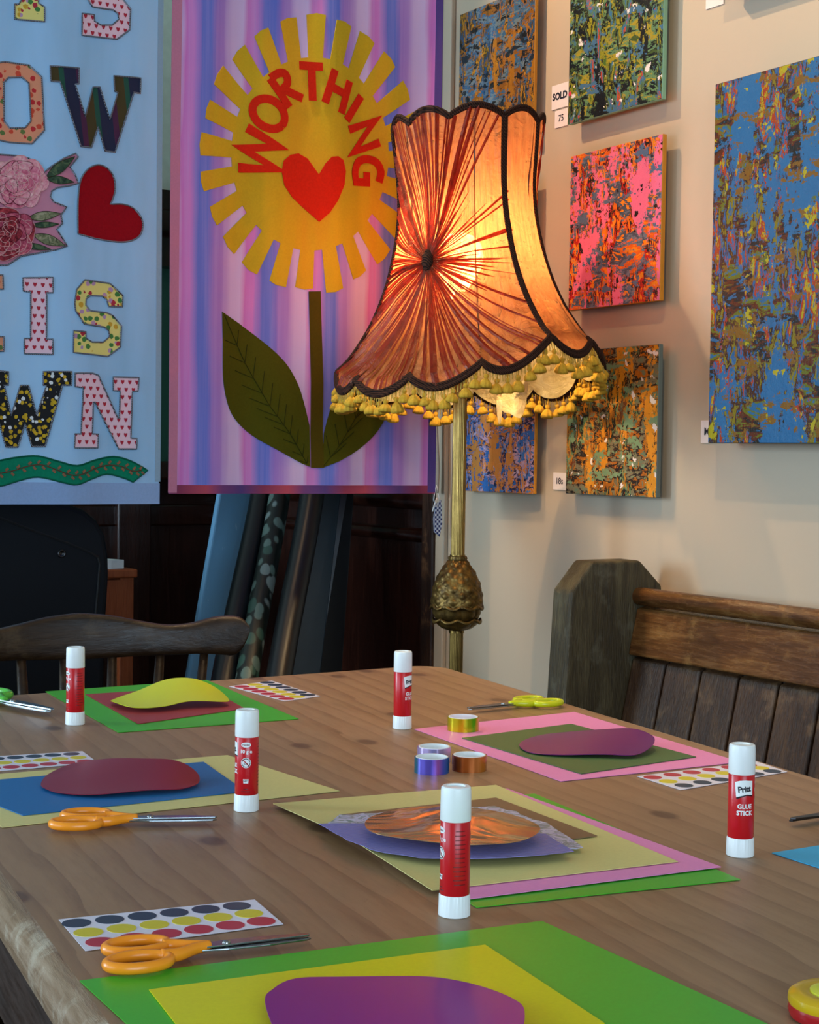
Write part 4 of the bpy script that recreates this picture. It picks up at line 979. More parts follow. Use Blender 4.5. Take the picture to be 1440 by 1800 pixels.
s_or = plain('orange_canvas_edge', '#c07c14', .6); s_gr = plain('pale_green_canvas_edge', '#7fa98a', .6); s_bk = plain('dark_canvas_edge', '#2a2620', .6); s_dk = plain('grey_canvas_edge', '#5e665e', .6)
painting(809, 941, 26, 276, .008, painting_mat('painting_blue_ochre', ['#101216', '#8a5a0c', '#1c4468', '#4a3410', '#a07014', '#22241c'], ['#121214', '#74490e', '#2c5478', '#5a6a74'], ['#8c5c10', '#16202c', '#0c0e12'], 1, vert=.35), s_or,
    'dark blue and ochre abstract canvas at the top left behind the lamp top')
painting(1005, 1170, -130, 218, .010, painting_mat('painting_green_black', ['#3c561a', '#7a7412', '#0b0c0a', '#4c6238', '#2c5a78', '#a03c20'], ['#38481a', '#0f110b', '#527048', '#8c7a18'], ['#0b0c0a', '#3a5c74', '#c8bcb4'], 4), s_gr,
    'green and black abstract canvas with pale green edge above the pink one')
painting(1004, 1165, 275, 546, .010, painting_mat('painting_pink_orange', ['#cf7c14', '#c8641a', '#201e20', '#a81c1c', '#d48414', '#38587c'], ['#d48014', '#3c4c60', '#5a6c80', '#c85a18'], ['#d0688f', '#4a6484', '#1c1a1c'], 9, top_t=.54), s_or,
    'pink and orange abstract canvas right of the lampshade')
painting(999, 1159, 617, 868, .010, painting_mat('painting_orange_grey', ['#64583c', '#a06010', '#201812', '#58704a', '#a86c10', '#6c3412'], ['#5e6c54', '#98560e', '#281c14', '#706448'], ['#c07c1a', '#6c8460', '#cfc4bc'], 15, vert=.5), s_dk,
    'orange and sage abstract canvas below the pink one, with black corner edge')
painting(802, 940, 341, 560, .008, painting_mat('painting_orange_blue_mid', ['#d9831a', '#3c5c78', '#2c2a2c', '#c89018', '#7a5a38', '#46688c'], ['#c0841c', '#22242a', '#5a6c80', '#c8941e'], ['#c87c1c', '#2a3038', '#6a88a0'], 21), s_or,
    'orange edged canvas mostly hidden behind the lampshade')
painting(818, 943, 590, 863, .008, painting_mat('painting_blue_orange_low', ['#35508c', '#b8702c', '#1c2448', '#5a7ab0', '#c07a30', '#93809c'], ['#3a68a0', '#b06c2c', '#222a4c', '#a88a9c'], ['#b87838', '#2c5c9c', '#a898b0'], 27, vert=.5), s_or,
    'blue and orange abstract canvas behind the lamp pole')
painting(1258, 1660, 148, 779, .024, painting_mat('painting_big_blue', ['#1f527f', '#6c640c', '#3c2010', '#1f527f', '#8a3010', '#948410'], ['#205680', '#545c12', '#4c220c', '#1c1c1a'], ['#235a88', '#6a4c14', '#948c12'], 33, sc_=.95, top_t=.53), s_bk,
    'largest canvas, blue with rust and yellow, at the right edge', .035)
painting(1272, 1640, -420, -12, .024, painting_mat('painting_above', ['#8a7c10', '#5c341c', '#2c68a0', '#a84018', '#b8a414', '#303030'], ['#2c6ca4', '#6c7418', '#6a3014', '#32302c'], ['#2f6ea8', '#8a3a18', '#b4a818'], 41), s_bk,
    'canvas hung above the largest one, cut off by the top of the frame')
# wall labels
M_cardl = plain('white_price_card', '#d8ccc6', .6, 0, .02)
def price(px, text, w_, h_, label, size=.018, bold=.0006):
    c = wall(*px, 0); u, v, z = uv(c)
    root = empty('price_card', label=label, cat='price card', group='handwritten cards beside the paintings', mat=ROT.copy()); root.location = R(u, VW, z)
    bm = bmesh.new(); box(bm, (-.0012, 0, 0), (.0016, w_, h_)); link('card', bm, M_cardl, root, mod={'bevel': .0004})
    if text:
        bm = text_bm(text, size, bold)
        for v_ in bm.verts: v_.co = Vector((-.0024+random.uniform(0, .0001), -v_.co.x, v_.co.y))
        link('handwriting', bm, M_ink, root)
    return root
price((986, 169), 'SOLD', .055, .048, 'card reading SOLD to the left of the green and black painting', .019, .0009)
price((988, 208), '75', .042, .034, 'small card reading 75 under the SOLD card', .018, .0003)
price((985, 846), '18s', .042, .034, 'card reading 18s beside the orange and sage painting', .018, .0003)
price((1249, 759), 'MC', .045, .04, 'card partly hidden behind the lower left corner of the largest painting', .019, .0003)
price((1258, -8), '', .045, .04, 'card at the top of the frame beside the canvas above the largest one')
c_ = wall(1003.5, 165, .029); u_, v_, z_ = uv(c_)
bm = bmesh.new(); lathe(bm, [(.0045, 0), (.0045, .0006)], 24); o = link('red_dot_sticker', bm, K['rdot']); o.matrix_world = Matrix.Translation(R(u_+.0015, VW-.0292, z_)) @ ROT @ Matrix.Rotation(-PI/2, 4, 'Y')
tag(o, 'round red sticker at the left edge of the green and black painting', 'sticker')

# ------------------------------------------------------------------ standard lamp
LD = 2.75
LS = 1.062; CZ = CAMZ/LS                                        # drawn at 2.75 m, the lamp stands a little farther off and is that much larger
LX = (806-720)/FPX*LD*LS; LY = LD*LS
lamp = empty('standard_lamp', (LX, LY, 0), 'tall brass standard lamp with a torn pleated silk shade and tassels', 'floor lamp'); lamp.scale = (LS,)*3
def lz(y): return CZ-(y-799)/FPX*LD
# base
bm = bmesh.new(); lathe(bm, [(.12, 0), (.12, .015), (.10, .03), (.07, .05), (.04, .07), (.02, .1), (.016, .12)], 48); autosmooth(link('base', bm, M_bronze, lamp))
def reed(r, z, a): return r*(1+.055*abs(math.sin(a*12)))
PR = .0112
bm = bmesh.new(); lathe(bm, [(PR, .1), (PR, lz(1112))], 240, reed); lathe(bm, [(PR+.002, lz(1112)), (PR+.002, lz(1106))], 48); autosmooth(link('lower_pole', bm, M_brass, lamp), 1.2)
bm = bmesh.new(); lathe(bm, [(PR*1.02, lz(977)), (PR*1.02, lz(600))], 240, reed); lathe(bm, [(PR+.0022, lz(980)), (PR+.0022, lz(974))], 48); autosmooth(link('upper_pole', bm, M_brass, lamp), 1.2)
# pineapple
prof_p = crom([(.0115, lz(980)), (.0195, lz(990)), (.030, lz(1006)), (.0385, lz(1026)), (.0425, lz(1046)), (.0435, lz(1064)), (.040, lz(1068))], 10, False)
ztop, zbot = lz(980), lz(1068)
def pine(r, z, a):
    t = (ztop-z)/(ztop-zbot); k = 4.6*t**.85; n_ = 9
    p1 = (a*n_/(2*PI)+k) % 1; p2 = (a*n_/(2*PI)-k) % 1
    d1 = min(p1, 1-p1); d2 = min(p2, 1-p2); cell = min(d1, d2)
    groove = .0019*max(0, 1-cell/.10)
    bulge = .0030*math.sin(PI*p1)*math.sin(PI*p2)
    return r*(1)+bulge+groove*.9
bm = bmesh.new(); lathe(bm, prof_p, 288, pine); autosmooth(link('pineapple', bm, M_bronze, lamp), 1.0)
def petals(zt, r0, r1, drop, n_, name):
    bm = bmesh.new()
    def f(r, z, a):
        k = abs(math.sin(a*n_/2)); return r*(1-.06*(1-k**.5))
    rows = lathe(bm, [(r0, zt-drop), (r0+(r1-r0)*.45, zt-drop*.8), (r0+(r1-r0)*.75, zt-drop*.5), (r1*.93, zt-drop*.15), (r1, zt), (r1*1.04, zt-.0015), (r1*1.05, zt-.004), (r1*1.0, zt-.0055), (r1*.9, zt-.0035), (r1*.8, zt-.003)], 192, f)
    for row, amt in zip(rows, (0, 0, 0, .25, .8, 1, 1, 1, .7, .3)):
        for i, v in enumerate(row):
            a = 2*PI*i/192; v.co.z += -.0055*amt*abs(math.sin(a*n_/2))**1.5+.002*amt
    autosmooth(link(name, bm, M_bronze, lamp), 1.2)
petals(lz(1062), .033, .0455, lz(1062)-lz(1090), 9, 'leaf_collar')
petals(lz(1086), .013, .0425, lz(1086)-lz(1108), 8, 'leaf_collar')
bm = bmesh.new(); lathe(bm, [(.012, lz(982)), (.0155, lz(984)), (.0165, lz(980)), (.0155, lz(977)), (.012, lz(976))], 96, lambda r, z, a: r*(1+.05*abs(math.sin(a*6)))); autosmooth(link('neck_ring', bm, M_bronze, lamp))
# shade
def pinterp(tab_, x, period=360):
    x = (x-tab_[0][0]) % period+tab_[0][0]; T = tab_+[(tab_[0][0]+period, tab_[0][1])]
    for (a, b), (c, d) in zip(T, T[1:]):
        if a <= x <= c: t = (x-a)/(c-a); t = t*t*(3-2*t); return b+(d-b)*t
CUSPB = [(-87, .140), (-57, .122), (-27, .124), (3, .147), (33, .192), (60, .192), (85, .180), (115, .150), (145, .122), (175, .118), (205, .118), (239, .128)]
CB = [c[0] for c in CUSPB]
CT = [-87, -52, -16, 26, 63, 98, 133, 167, 202, 237]
def scal(x, cs, amp, sharp=.8):
    x = (x-cs[0]) % 360+cs[0]; T = cs+[cs[0]+360]
    for a, c in zip(T, T[1:]):
        if a <= x <= c: return amp*math.sin(PI*(x-a)/(c-a))**sharp
def zbot_(th): return CZ+pinterp(CUSPB, th)-scal(th, CB, .027)
def ztop_(th): return CZ+.553+.006*math.sin(math.radians(th))+scal(th, CT, .017)
PROF = [(0, .2250), (.05, .203), (.13, .180), (.20, .163), (.30, .145), (.41, .131), (.56, .119), (.69, .1155), (.81, .1185), (1, .1275), (1.1, .131)]
PROF = crom(PROF, 5, False)
def prof(h):
    if h <= 0: return PROF[0][1]-h*.10
    for (a, b), (c, d) in zip(PROF, PROF[1:]):
        if a <= h <= c: return b+(d-b)*(h-a)/(c-a)
    return PROF[-1][1]
CX0, CX1 = (821-806)/FPX*LD, (812-806)/FPX*LD
Z0, Z1 = CZ+.165, CZ+.56
RIBS = [-87, 33, 85, 205]
def sp(th, z, off=0):
    zl = CZ+pinterp(CUSPB, th); h = (z-zl)/(Z1-zl); r = prof(max(h, -.5))
    # fabric pulls straight between the wire ribs
    x = (th-CB[0]) % 30/30; r *= 1-.018*math.sin(PI*x)
    r += off; a = math.radians(th); cx = CX0+(CX1-CX0)*h
    return Vector((cx+r*math.sin(a), -r*math.cos(a), z))
def shade_pt(th, k, off=0):      # k 0..1 bottom to top
    zb, zt = zbot_(th), ztop_(th); return sp(th, zb+(zt-zb)*k, off)
def silk(name, c1, c2, c3, transp=.1, emis=False, trans=.75):
    n = NT(name); t = n.t
    f = n.noise(n.coord((1, 1, .5)), 7, 5, .6, 1.2); g = n.noise(n.coord(), 22, 4, .65, 2.5)
    col = n.mix(.5, n.ramp(f, [(.3, c1), (.5, c2), (.7, c3)]), n.ramp(g, [(.35, c1), (.5, c2), (.62, c3)]))
    tr = n.n('ShaderNodeBsdfTranslucent'); df = n.n('ShaderNodeBsdfDiffuse'); tp = n.n('ShaderNodeBsdfTransparent')
    gl = n.n('ShaderNodeBsdfGlossy'); gl.inputs['Roughness'].default_value = .35; gl.inputs['Color'].default_value = (1, .8, .6, 1)
    n.l(col, tr.inputs[0]); n.l(col, df.inputs[0]); n.l(col, tp.inputs[0])
    m1 = n.n('ShaderNodeMixShader'); m1.inputs[0].default_value = trans; n.l(df.outputs[0], m1.inputs[1]); n.l(tr.outputs[0], m1.inputs[2])
    m2 = n.n('ShaderNodeMixShader'); tf = n.ramp(g, [(.4, (transp*.5,)*3+(1,)), (.62, (transp,)*3+(1,)), (.66, (min(1, transp*2.4),)*3+(1,))]); n.l(tf, m2.inputs[0])
    n.l(m1.outputs[0], m2.inputs[1]); n.l(tp.outputs[0], m2.inputs[2])
    m3 = n.n('ShaderNodeMixShader'); m3.inputs[0].default_value = .04; n.l(m2.outputs[0], m3.inputs[1]); n.l(gl.outputs[0], m3.inputs[2])
    b = n.n('ShaderNodeBump'); b.inputs['Strength'].default_value = .5; b.inputs['Distance'].default_value = .01; n.l(g, b.inputs['Height'])
    for x in (tr, df, gl): n.l(b.outputs[0], x.inputs['Normal'])
    t.nodes.remove(n.b); n.l(m3.outputs[0], n.out.inputs['Surface']); return n.m
M_silk = silk('peach_silk', '#8a4c2c', '#a4643c', '#b87c50', .30)
M_pleat = silk('dusky_red_silk_pleats', '#6e1a10', '#962e1a', '#a63c22', .06, trans=.6)
M_lining = silk('cream_lining', '#c8a868', '#e0cc94', '#ecdcb0', .02, trans=.15)
M_braid = NT('dark_brown_braid'); _n = M_braid; wv = _n.n('ShaderNodeTexWave', wave_type='BANDS', bands_direction='DIAGONAL'); _n.l(_n.coord(), wv.inputs[0]); wv.inputs['Scale'].default_value = 140; wv.inputs['Distortion'].default_value = 2
_n.color(_n.mix(wv.outputs[1], '#160a07', '#47281a')); _n.p(Roughness=.8); _n.b.inputs['Specular IOR Level'].default_value = .2; _n.bump(wv.outputs[1], .8, .003); M_braid = _n.m
shade = empty('lampshade', (0, 0, 0)); shade.parent = lamp
PANELS = [(-87, 33), (33, 85), (85, 205), (205, 273)]
for pi_, (a, b) in enumerate(PANELS):
    bm = bmesh.new(); n_ = int((b-a)*1.2); NK = 56; rows = []
    for i in range(n_+1):
        th = a+(b-a)*i/n_; col = []
        for j in range(NK+1):
            k = j/NK; ruf = .0012*math.sin(th*1.9+6*k)*math.sin(PI*k)+.0010*math.sin(th*.7+k*19)
            col.append(bm.verts.new(shade_pt(th, k, ruf)))
        rows.append(col)
    for i in range(n_):
        for j in range(NK): bm.faces.new((rows[i][j], rows[i+1][j], rows[i+1][j+1], rows[i][j+1]))
    link('silk_panel', bm, M_silk, shade, smooth=True)
# inner cream lining: lower skirt only on the far side, scalloped
bm = bmesh.new(); rows = []
for i in range(0, 181):
    th = 95+150*i/180; rows.append([bm.verts.new(shade_pt(th, k, -.006)) for k in (0.0, .04, .1, .2, .32)])
for i in range(180):
    for j in range(4): bm.faces.new((rows[i][j], rows[i][j+1], rows[i+1][j+1], rows[i+1][j]))
link('lining', bm, M_lining, shade, smooth=True)
# radiating pleats from the button
BTH, BZ = -33, lz(470)-.004
def boundary(ang):
    """walk in (theta_mm, z) space from the button until the panel edge"""
    dx, dz = math.cos(ang), math.sin(ang); t = 0; pts = []
    while t < .45:
        th = BTH+math.degrees(dx*t/.155*1.0); z = BZ+dz*t
        if th < -86 or th > 32.5: break
        if z < zbot_(th)+.001 or z > ztop_(th)-.001: break
        pts.append((th, z, t)); t += .006
    return pts
def starp(bth, bz, lo, hi, count, parent, seed, torn_=True):
    random.seed(seed); bm = bmesh.new()
    for i in range(count):
        ang = 2*PI*(i+random.uniform(-.35, .35))/count
        dx, dz = math.cos(ang), math.sin(ang); t = .004; pts = []
        mx = 9
        deg = math.degrees(ang) % 360
        if torn_ and (deg < 62 or deg > 322):
            mx = random.uniform(.06, .17) if random.random() < .85 else 1
            if deg > 330 and random.random() < .5: mx = random.uniform(.12, .3)
        if torn_ and 62 <= deg < 80 and random.random() < .4: continue
        bend = random.uniform(-.05, .05)
        while t < .5:
            an = ang+bend*t/.3; th = bth+math.degrees(math.cos(an)*t/.150); z = bz+math.sin(an)*t
            if th < lo+.6 or th > hi-.6 or z < zbot_(th)+.001 or z > ztop_(th)-.001 or t > mx: break
            pts.append((th, z, t)); t += .007
        if len(pts) < 3: continue
        wmax = random.choice((.0008, .0012, .0016, .0021, .0034)); nP = len(pts); L, M_, Rr_ = [], [], []
        for j, (th, z, t) in enumerate(pts):
            f_ = j/(nP-1)
            w_ = wmax*(.45+.75*min(1, t/.16)); 
            if mx < 1: w_ *= (1-f_)**.5+.05
            # perpendicular direction in (th,z)
            px_, pz_ = -math.sin(ang), math.cos(ang)
            k_ = math.degrees(1/.150)
            off_ = .0022+.0012*(i % 3)*.4
            L.append(bm.verts.new(sp(th-px_*w_*k_, z-pz_*w_, off_))); M_.append(bm.verts.new(sp(th, z, off_+w_*.9))); Rr_.append(bm.verts.new(sp(th+px_*w_*k_, z+pz_*w_, off_)))
        for j in range(nP-1):
            bm.faces.new((L[j], M_[j], M_[j+1], L[j+1])); bm.faces.new((M_[j], Rr_[j], Rr_[j+1], M_[j+1]))
    o = link('radiating_pleats', bm, M_pleat, parent, smooth=False)
    bm = bmesh.new(); c = sp(bth, bz, .005)
    r = bmesh.ops.create_uvsphere(bm, u_segments=20, v_segments=12, radius=.010)
    for v in bm.verts: v.co = Vector((v.co.x*1.05, v.co.y*.7, v.co.z*1.8))*(1+.08*math.sin(v.co.z*1500)); 
    bmesh.ops.transform(bm, matrix=Matrix.Translation(c) @ Matrix.Rotation(math.radians(bth), 4, 'Z'), verts=bm.verts[:])
    link('button', bm, M_braid, parent, smooth=True)
rs = random.getstate()
starp(BTH, BZ, -87, 33, 165, shade, 5)
starp(145, BZ, 85, 205, 84, shade, 6)
random.setstate(rs)
def rimline(th0, th1, fz, off, step=1.5, dz=0):
    n_ = max(2, int(abs(th1-th0)/step)); return [sp(th0+(th1-th0)*i/n_, fz(th0+(th1-th0)*i/n_)+dz, off) for i in range(n_+1)]
bm = bmesh.new()
for dz_, rr_ in ((.0050, .0034), (-.0022, .0038), (.0014, .0030)): tube(bm, rimline(-87, 273, zbot_, .0025, dz=dz_)[:-1], rr_, 7, closed=True)
link('bottom_braid', bm, M_braid, shade, smooth=True)
bm = bmesh.new()
for dz_, rr_ in ((.0030, .0034), (-.0022, .0030)): tube(bm, rimline(-87, 273, ztop_, .0025, dz=dz_)[:-1], rr_, 7, closed=True)
link('top_braid', bm, M_braid, shade, smooth=True)
for tr_, off_t in ((-87, 0), (33, 26), (85, 63), (205, 202)):
    bm = bmesh.new()
    for d_ in (-1.0, 0, 1.0):
        pts = []
        for j in range(41):
            k = j/40; th = tr_+(0 if off_t == 0 else (off_t-tr_))*k**1.0; th += d_*(.9+.75*k); pts.append(shade_pt(th, k, .0030+(0 if d_ else .0008)))
        tube(bm, pts, .0022 if d_ else .0026, 7)
    link('rib_braid', bm, M_braid, shade, smooth=True)
# wire seams
bm = bmesh.new()
for th in (-57, -27, 3, 60, 115, 145, 175, 239): tube(bm, [shade_pt(th, j/30, -.002) for j in range(31)], .0012, 6)
link('wire_frame', bm, M_gunmetal, shade, smooth=True)
# fringe threads
M_thr = felt('ochre_fringe_thread', '#b39a4c'); M_tas = felt('ochre_tassel', '#bd9430', .15)
random.seed(21); bm = bmesh.new()
for i in range(560):
    th = 360*i/560; a0 = sp(th, zbot_(th)-.003, 0); th2 = th+.43*(1 if i % 2 else -1); a1 = sp(th2, zbot_(th2)-.015-random.uniform(0, .004), -.001)
    tube(bm, [a0, (a0+a1)/2+Vector((random.uniform(-.001, .001), 0, 0)), a1], .0006, 4)
link('fringe_threads', bm, M_thr, shade)
bm = bmesh.new()
tube(bm, [Vector((0, 0, 0)), Vector((.0004, 0, -.006)), Vector((0, 0, -.012))], .0011, 6)
lathe(bm, [(.0010, -.0100), (.0035, -.0110), (.0043, -.0140), (.0032, -.0168), (.0024, -.0178)], 14)
lathe(bm, [(.0024, -.0172), (.0060, -.0200), (.0092, -.0245), (.0106, -.0285), (.0100, -.0318), (.0070, -.0328), (.002, -.0322)], 40, lambda r, z, a: r*(1+.06*math.sin(a*10)))
t0 = link('tassel', bm, M_tas, shade, smooth=True)
NTAS = 84
for i in range(NTAS):
    o = t0 if i == 0 else t0.copy()
    if i: COL.objects.link(o); o.parent = shade
    th = -85+360*i/NTAS; o.location = sp(th, zbot_(th)-.001, -.001); s_ = random.uniform(.92, 1.1); o.scale = (s_, s_, s_*random.uniform(.9, 1.15)); o.rotation_euler = (random.uniform(-.15, .15), random.uniform(-.15, .15), random.uniform(0, 6))
# bulb, holder
BU = Vector(((800-806)/FPX*LD, 0, lz(455)))
bm = bmesh.new(); lathe(bm, [(.013, -.07), (.014, -.055), (.026, -.038), (.038, -.018), (.042, .004), (.038, .024), (.024, .038), (.006, .044)], 32, c=BU)
n = NT('lit_bulb_glass'); n.p(Roughness=.4); n.b.inputs['Emission Color'].default_value = (1, .72, .38, 1); n.b.inputs['Emission Strength'].default_value = 110; autosmooth(link('bulb', bm, n.m, lamp), 2)
bm = bmesh.new(); lathe(bm, [(.010, lz(605)), (.016, lz(600)), (.018, BU.z-.10), (.017, BU.z-.058)], 32, c=(0, 0, 0)); autosmooth(link('bulb_holder', bm, M_brass, lamp))
bm = bmesh.new()
for k in range(3):
    a = 2*PI*k/3; tube(bm, [Vector((.016*math.cos(a), .016*math.sin(a), lz(600))), Vector((.06*math.cos(a), .06*math.sin(a), lz(590))), Vector((.13*math.cos(a), .13*math.sin(a), lz(560))), sp(math.degrees(a)+90, lz(540), -.003)], .0018, 6)
link('shade_carrier', bm, M_brass, lamp, smooth=True)
l = bpy.data.lights.new('lamp_bulb_light', 'POINT'); l.energy = 1.6; l.color = (1, .58, .26); l.shadow_soft_size = .03
o = bpy.data.objects.new('lamp_bulb_light', l); COL.objects.link(o); o.location = Vector((LX, LY, 0))+(BU+Vector((0, 0, .05)))*LS
# torn scrap of lining hanging from the rim
bm = bmesh.new(); P_ = lambda x, y, dy=0: Vector(((x-806)/FPX*(LD+dy), dy, CZ-(y-799)/FPX*(LD+dy)))
sc1 = [P_(905, 672, .10), P_(932, 660, .10), P_(926, 700, .12), P_(918, 742, .08), P_(897, 722, .09), P_(884, 726, .11), P_(876, 700, .12), P_(888, 684, .12)]
vs = [bm.verts.new(v) for v in sc1]; cv = bm.verts.new(sum(sc1, Vector())/8+Vector((0, -.006, 0)))
for i in range(8): bm.faces.new((vs[i], vs[(i+1) % 8], cv))
sc2 = [P_(872, 690, .12), P_(884, 690, .12), P_(884, 735, .10), P_(878, 752, .11), P_(874, 720, .12)]
bm.faces.new([bm.verts.new(v) for v in sc2])
o = link('torn_lining', bm, M_lining, shade); md = o.modifiers.new('s', 'SUBSURF'); md.levels = md.render_levels = 2; md2 = o.modifiers.new('t', 'SOLIDIFY'); md2.thickness = .0004

# ------------------------------------------------------------------ pew on the right
pew = empty('church_pew', label='dark stained wooden church pew against the white wall, right of the lamp', cat='bench', mat=ROT.copy())
PU = 2.20; pew.location = R(PU, 0, 0)
VP = 1.80
# profile end panel in (v,z); inner face at u=PU
def vz(x, y): p_ = hit(x, y, D, PU); return V.dot(p_), p_.z
a1 = vz(1005, 1040); a2 = vz(1043, 984); a3 = vz(1126, 988); a4 = vz(1156, 1030)
zt = (a2[1]+a3[1])/2; vl, vr = a1[0], a4[0]+.012
poly = [(vl, a1[1]), (a2[0], zt), (a3[0], zt), (vr, a4[1]), (vr+.01, .5), (vr+.015, 0), (vl-.28, 0), (vl-.30, .42), (vl-.26, .50), (vl-.04, .54), (vl-.012, .60)][::-1]
bm = bmesh.new(); prism(bm, poly, 0, .055, lambda a, b, t: (a, t, b)); bmesh.ops.recalc_face_normals(bm, faces=bm.faces[:])
link('end_panel', bm, M_post, pew, mod={'bevel': .006})
rl = vz(1120, 1048); rv = rl[0]+.005; rz = rl[1]
LEN = 2.3
bm = bmesh.new(); tube(bm, [Vector((rv, 0, rz)), Vector((rv, -LEN, rz))], .0160, 20); autosmooth(link('top_rail', bm, M_darkh, pew))
t0_, t1_ = vz(1128, 1064), vz(1118, 1150)
tv0 = rv-.002; ztp = t0_[1]-.004; zbp = t1_[1]
def leanv(z): return tv0-(ztp-z)*.22
bm = bmesh.new()
pr = [(leanv(ztp)-.004, ztp), (leanv(ztp)+.02, ztp+.004), (leanv(zbp)+.02, zbp), (leanv(zbp)-.004, zbp)]
prism(bm, pr, 0, -LEN, lambda a, b, t: (a, t, b)); bmesh.ops.recalc_face_normals(bm, faces=bm.faces[:]); link('back_board', bm, M_darkh, pew, mod={'bevel': .005})
bw = .0905; k = 0; y = -.002
while y > -LEN+.1:
    bm = bmesh.new(); zb_ = .44; zt_ = zbp-.001
    pr = [(leanv(zt_)+.006, zt_-.006), (leanv(zt_)+.022, zt_+.0), (leanv(zb_)+.022, zb_), (leanv(zb_)+.006, zb_)]
    prism(bm, pr, y, y-bw+.005, lambda a, b, t: (a, t, b)); bmesh.ops.recalc_face_normals(bm, faces=bm.faces[:]); link('back_slat', bm, M_dark, pew, mod={'bevel': .004}); y -= bw; k += 1
bm = bmesh.new(); pr = [(leanv(.95)+.024, ztp-.01), (leanv(.95)+.028, ztp-.01), (leanv(.44)+.030, .42), (leanv(.44)+.024, .42)]
pr = [(leanv(zbp)+.0215, zbp-.0), (leanv(zbp)+.028, zbp), (leanv(.42)+.028, .42), (leanv(.42)+.0215, .42)]
prism(bm, pr, 0, -LEN, lambda a, b, t: (a, t, b)); bmesh.ops.recalc_face_normals(bm, faces=bm.faces[:]); link('back_panel', bm, M_apron, pew)
bm = bmesh.new(); box(bm, ((vl-.27+leanv(.44)+.02)/2, -LEN/2, .43), (leanv(.44)+.02-(vl-.27), LEN, .03)); link('seat', bm, M_darkh, pew, mod={'bevel': .006})
bm = bmesh.new(); prism(bm, poly, -LEN-.055, -LEN, lambda a, b, t: (a, t, b)); bmesh.ops.recalc_face_normals(bm, faces=bm.faces[:]); link('end_panel', bm, M_post, pew, mod={'bevel': .006})

# ------------------------------------------------------------------ wooden chair on the left
CA = TA-.02
lonC = Vector((-math.sin(CA), math.cos(CA), 0)); latC = Vector((math.cos(CA), math.sin(CA), 0))
refP = hit(140, 1078, (0, 1, 0), 2.22); cC = lonC.dot(refP)
def cpx(x, y, d=0): p_ = hit(x, y, lonC, cC+d); return latC.dot(p_), p_.z
x0c = cpx(140, 1078)[0]
chair = empty('wooden_chair', label='dark spindle back wooden chair with a curved crest rail at the far left', cat='chair')
chair.matrix_world = Matrix.Translation(latC*x0c+lonC*cC) @ Matrix.Rotation(CA, 4, 'Z')
top_px = [(140, 1077), (195, 1081), (245, 1090), (290, 1096), (330, 1092), (365, 1081), (395, 1077), (410, 1081), (417, 1092)]
bot_px = [(140, 1160), (200, 1156), (250, 1152), (300, 1149), (340, 1146), (375, 1146), (395, 1146), (408, 1132), (417, 1105)]
T_ = [(cpx(*p_)[0]-x0c, cpx(*p_)[1]) for p_ in top_px]; B_ = [(cpx(*p_)[0]-x0c, cpx(*p_)[1]) for p_ in bot_px]
T_ = crom(T_, 4, False); B_ = crom(B_, 4, False)
T_ = [(-x, z) for x, z in T_[:0:-1]]+T_; B_ = [(-x, z) for x, z in B_[:0:-1]]+B_
def bow(x): return -.9*x*x
def thick(x): return .012+.006*min(1, (abs(x)/.22)**3)
bm = bmesh.new(); rings = []
for (xt, ztt), (xb, zbb) in zip(T_, B_):
    rg = []; h = ztt-zbb; rd = min(.012, h*.45)
    for k in range(16):
        a = 2*PI*k/16; cx_, sz_ = math.cos(a), math.sin(a)
        e = lambda v: math.copysign(abs(v)**.55, v)
        z = (ztt+zbb)/2+h/2*e(sz_); x = xb+(xt-xb)*(z-zbb)/max(h, 1e-6); yy = thick(x)*e(cx_)
        rg.append(bm.verts.new((x, bow(x)+yy+.02*(z-zbb)/.08*.3, z)))
    rings.append(rg)
for i in range(len(rings)-1):
    for k in range(16): bm.faces.new((rings[i][k], rings[i+1][k], rings[i+1][(k+1) % 16], rings[i][(k+1) % 16]))
bm.faces.new(rings[0]); bm.faces.new(rings[-1][::-1]); bmesh.ops.recalc_face_normals(bm, faces=bm.faces[:])
link('crest_rail', bm, M_chair, chair, smooth=True, mod={'subsurf': 1})
for px_ in (35, 112, 197, 278, 350, -40, -110):
    x = cpx(px_, 1160)[0]-x0c; zt_ = cpx(px_, 1150)[1]+.006
    bm = bmesh.new(); tube(bm, [Vector((x*.82, bow(x)*.6-.03, .44)), Vector((x*.9, bow(x)*.8-.012, .6)), Vector((x, bow(x), zt_))], lambda t: .0062+.004*math.sin(PI*min(1, t*1.1)), 12)
    link('spindle', bm, M_chair, chair, smooth=True)
bm = bmesh.new(); sp_ = crom([(-.2, 0), (-.23, -.2), (-.2, -.42), (0, -.46), (.2, -.42), (.23, -.2), (.2, 0), (0, .02)], 5)
prism(bm, [(a, b+.01) for a, b in sp_], .41, .45, lambda a, b, t: (a, b, t)); bmesh.ops.recalc_face_normals(bm, faces=bm.faces[:]); link('seat', bm, M_chair, chair, mod={'bevel': .01})
for sx in (-1, 1):
    for sy in (-.38, -.05):
        bm = bmesh.new(); tube(bm, [Vector((sx*.15, sy, .42)), Vector((sx*.18, sy*1.05, .2)), Vector((sx*.21, sy*1.1-.01, 0))], lambda t: .016+.006*math.sin(PI*t), 12); link('leg', bm, M_chair, chair, smooth=True)

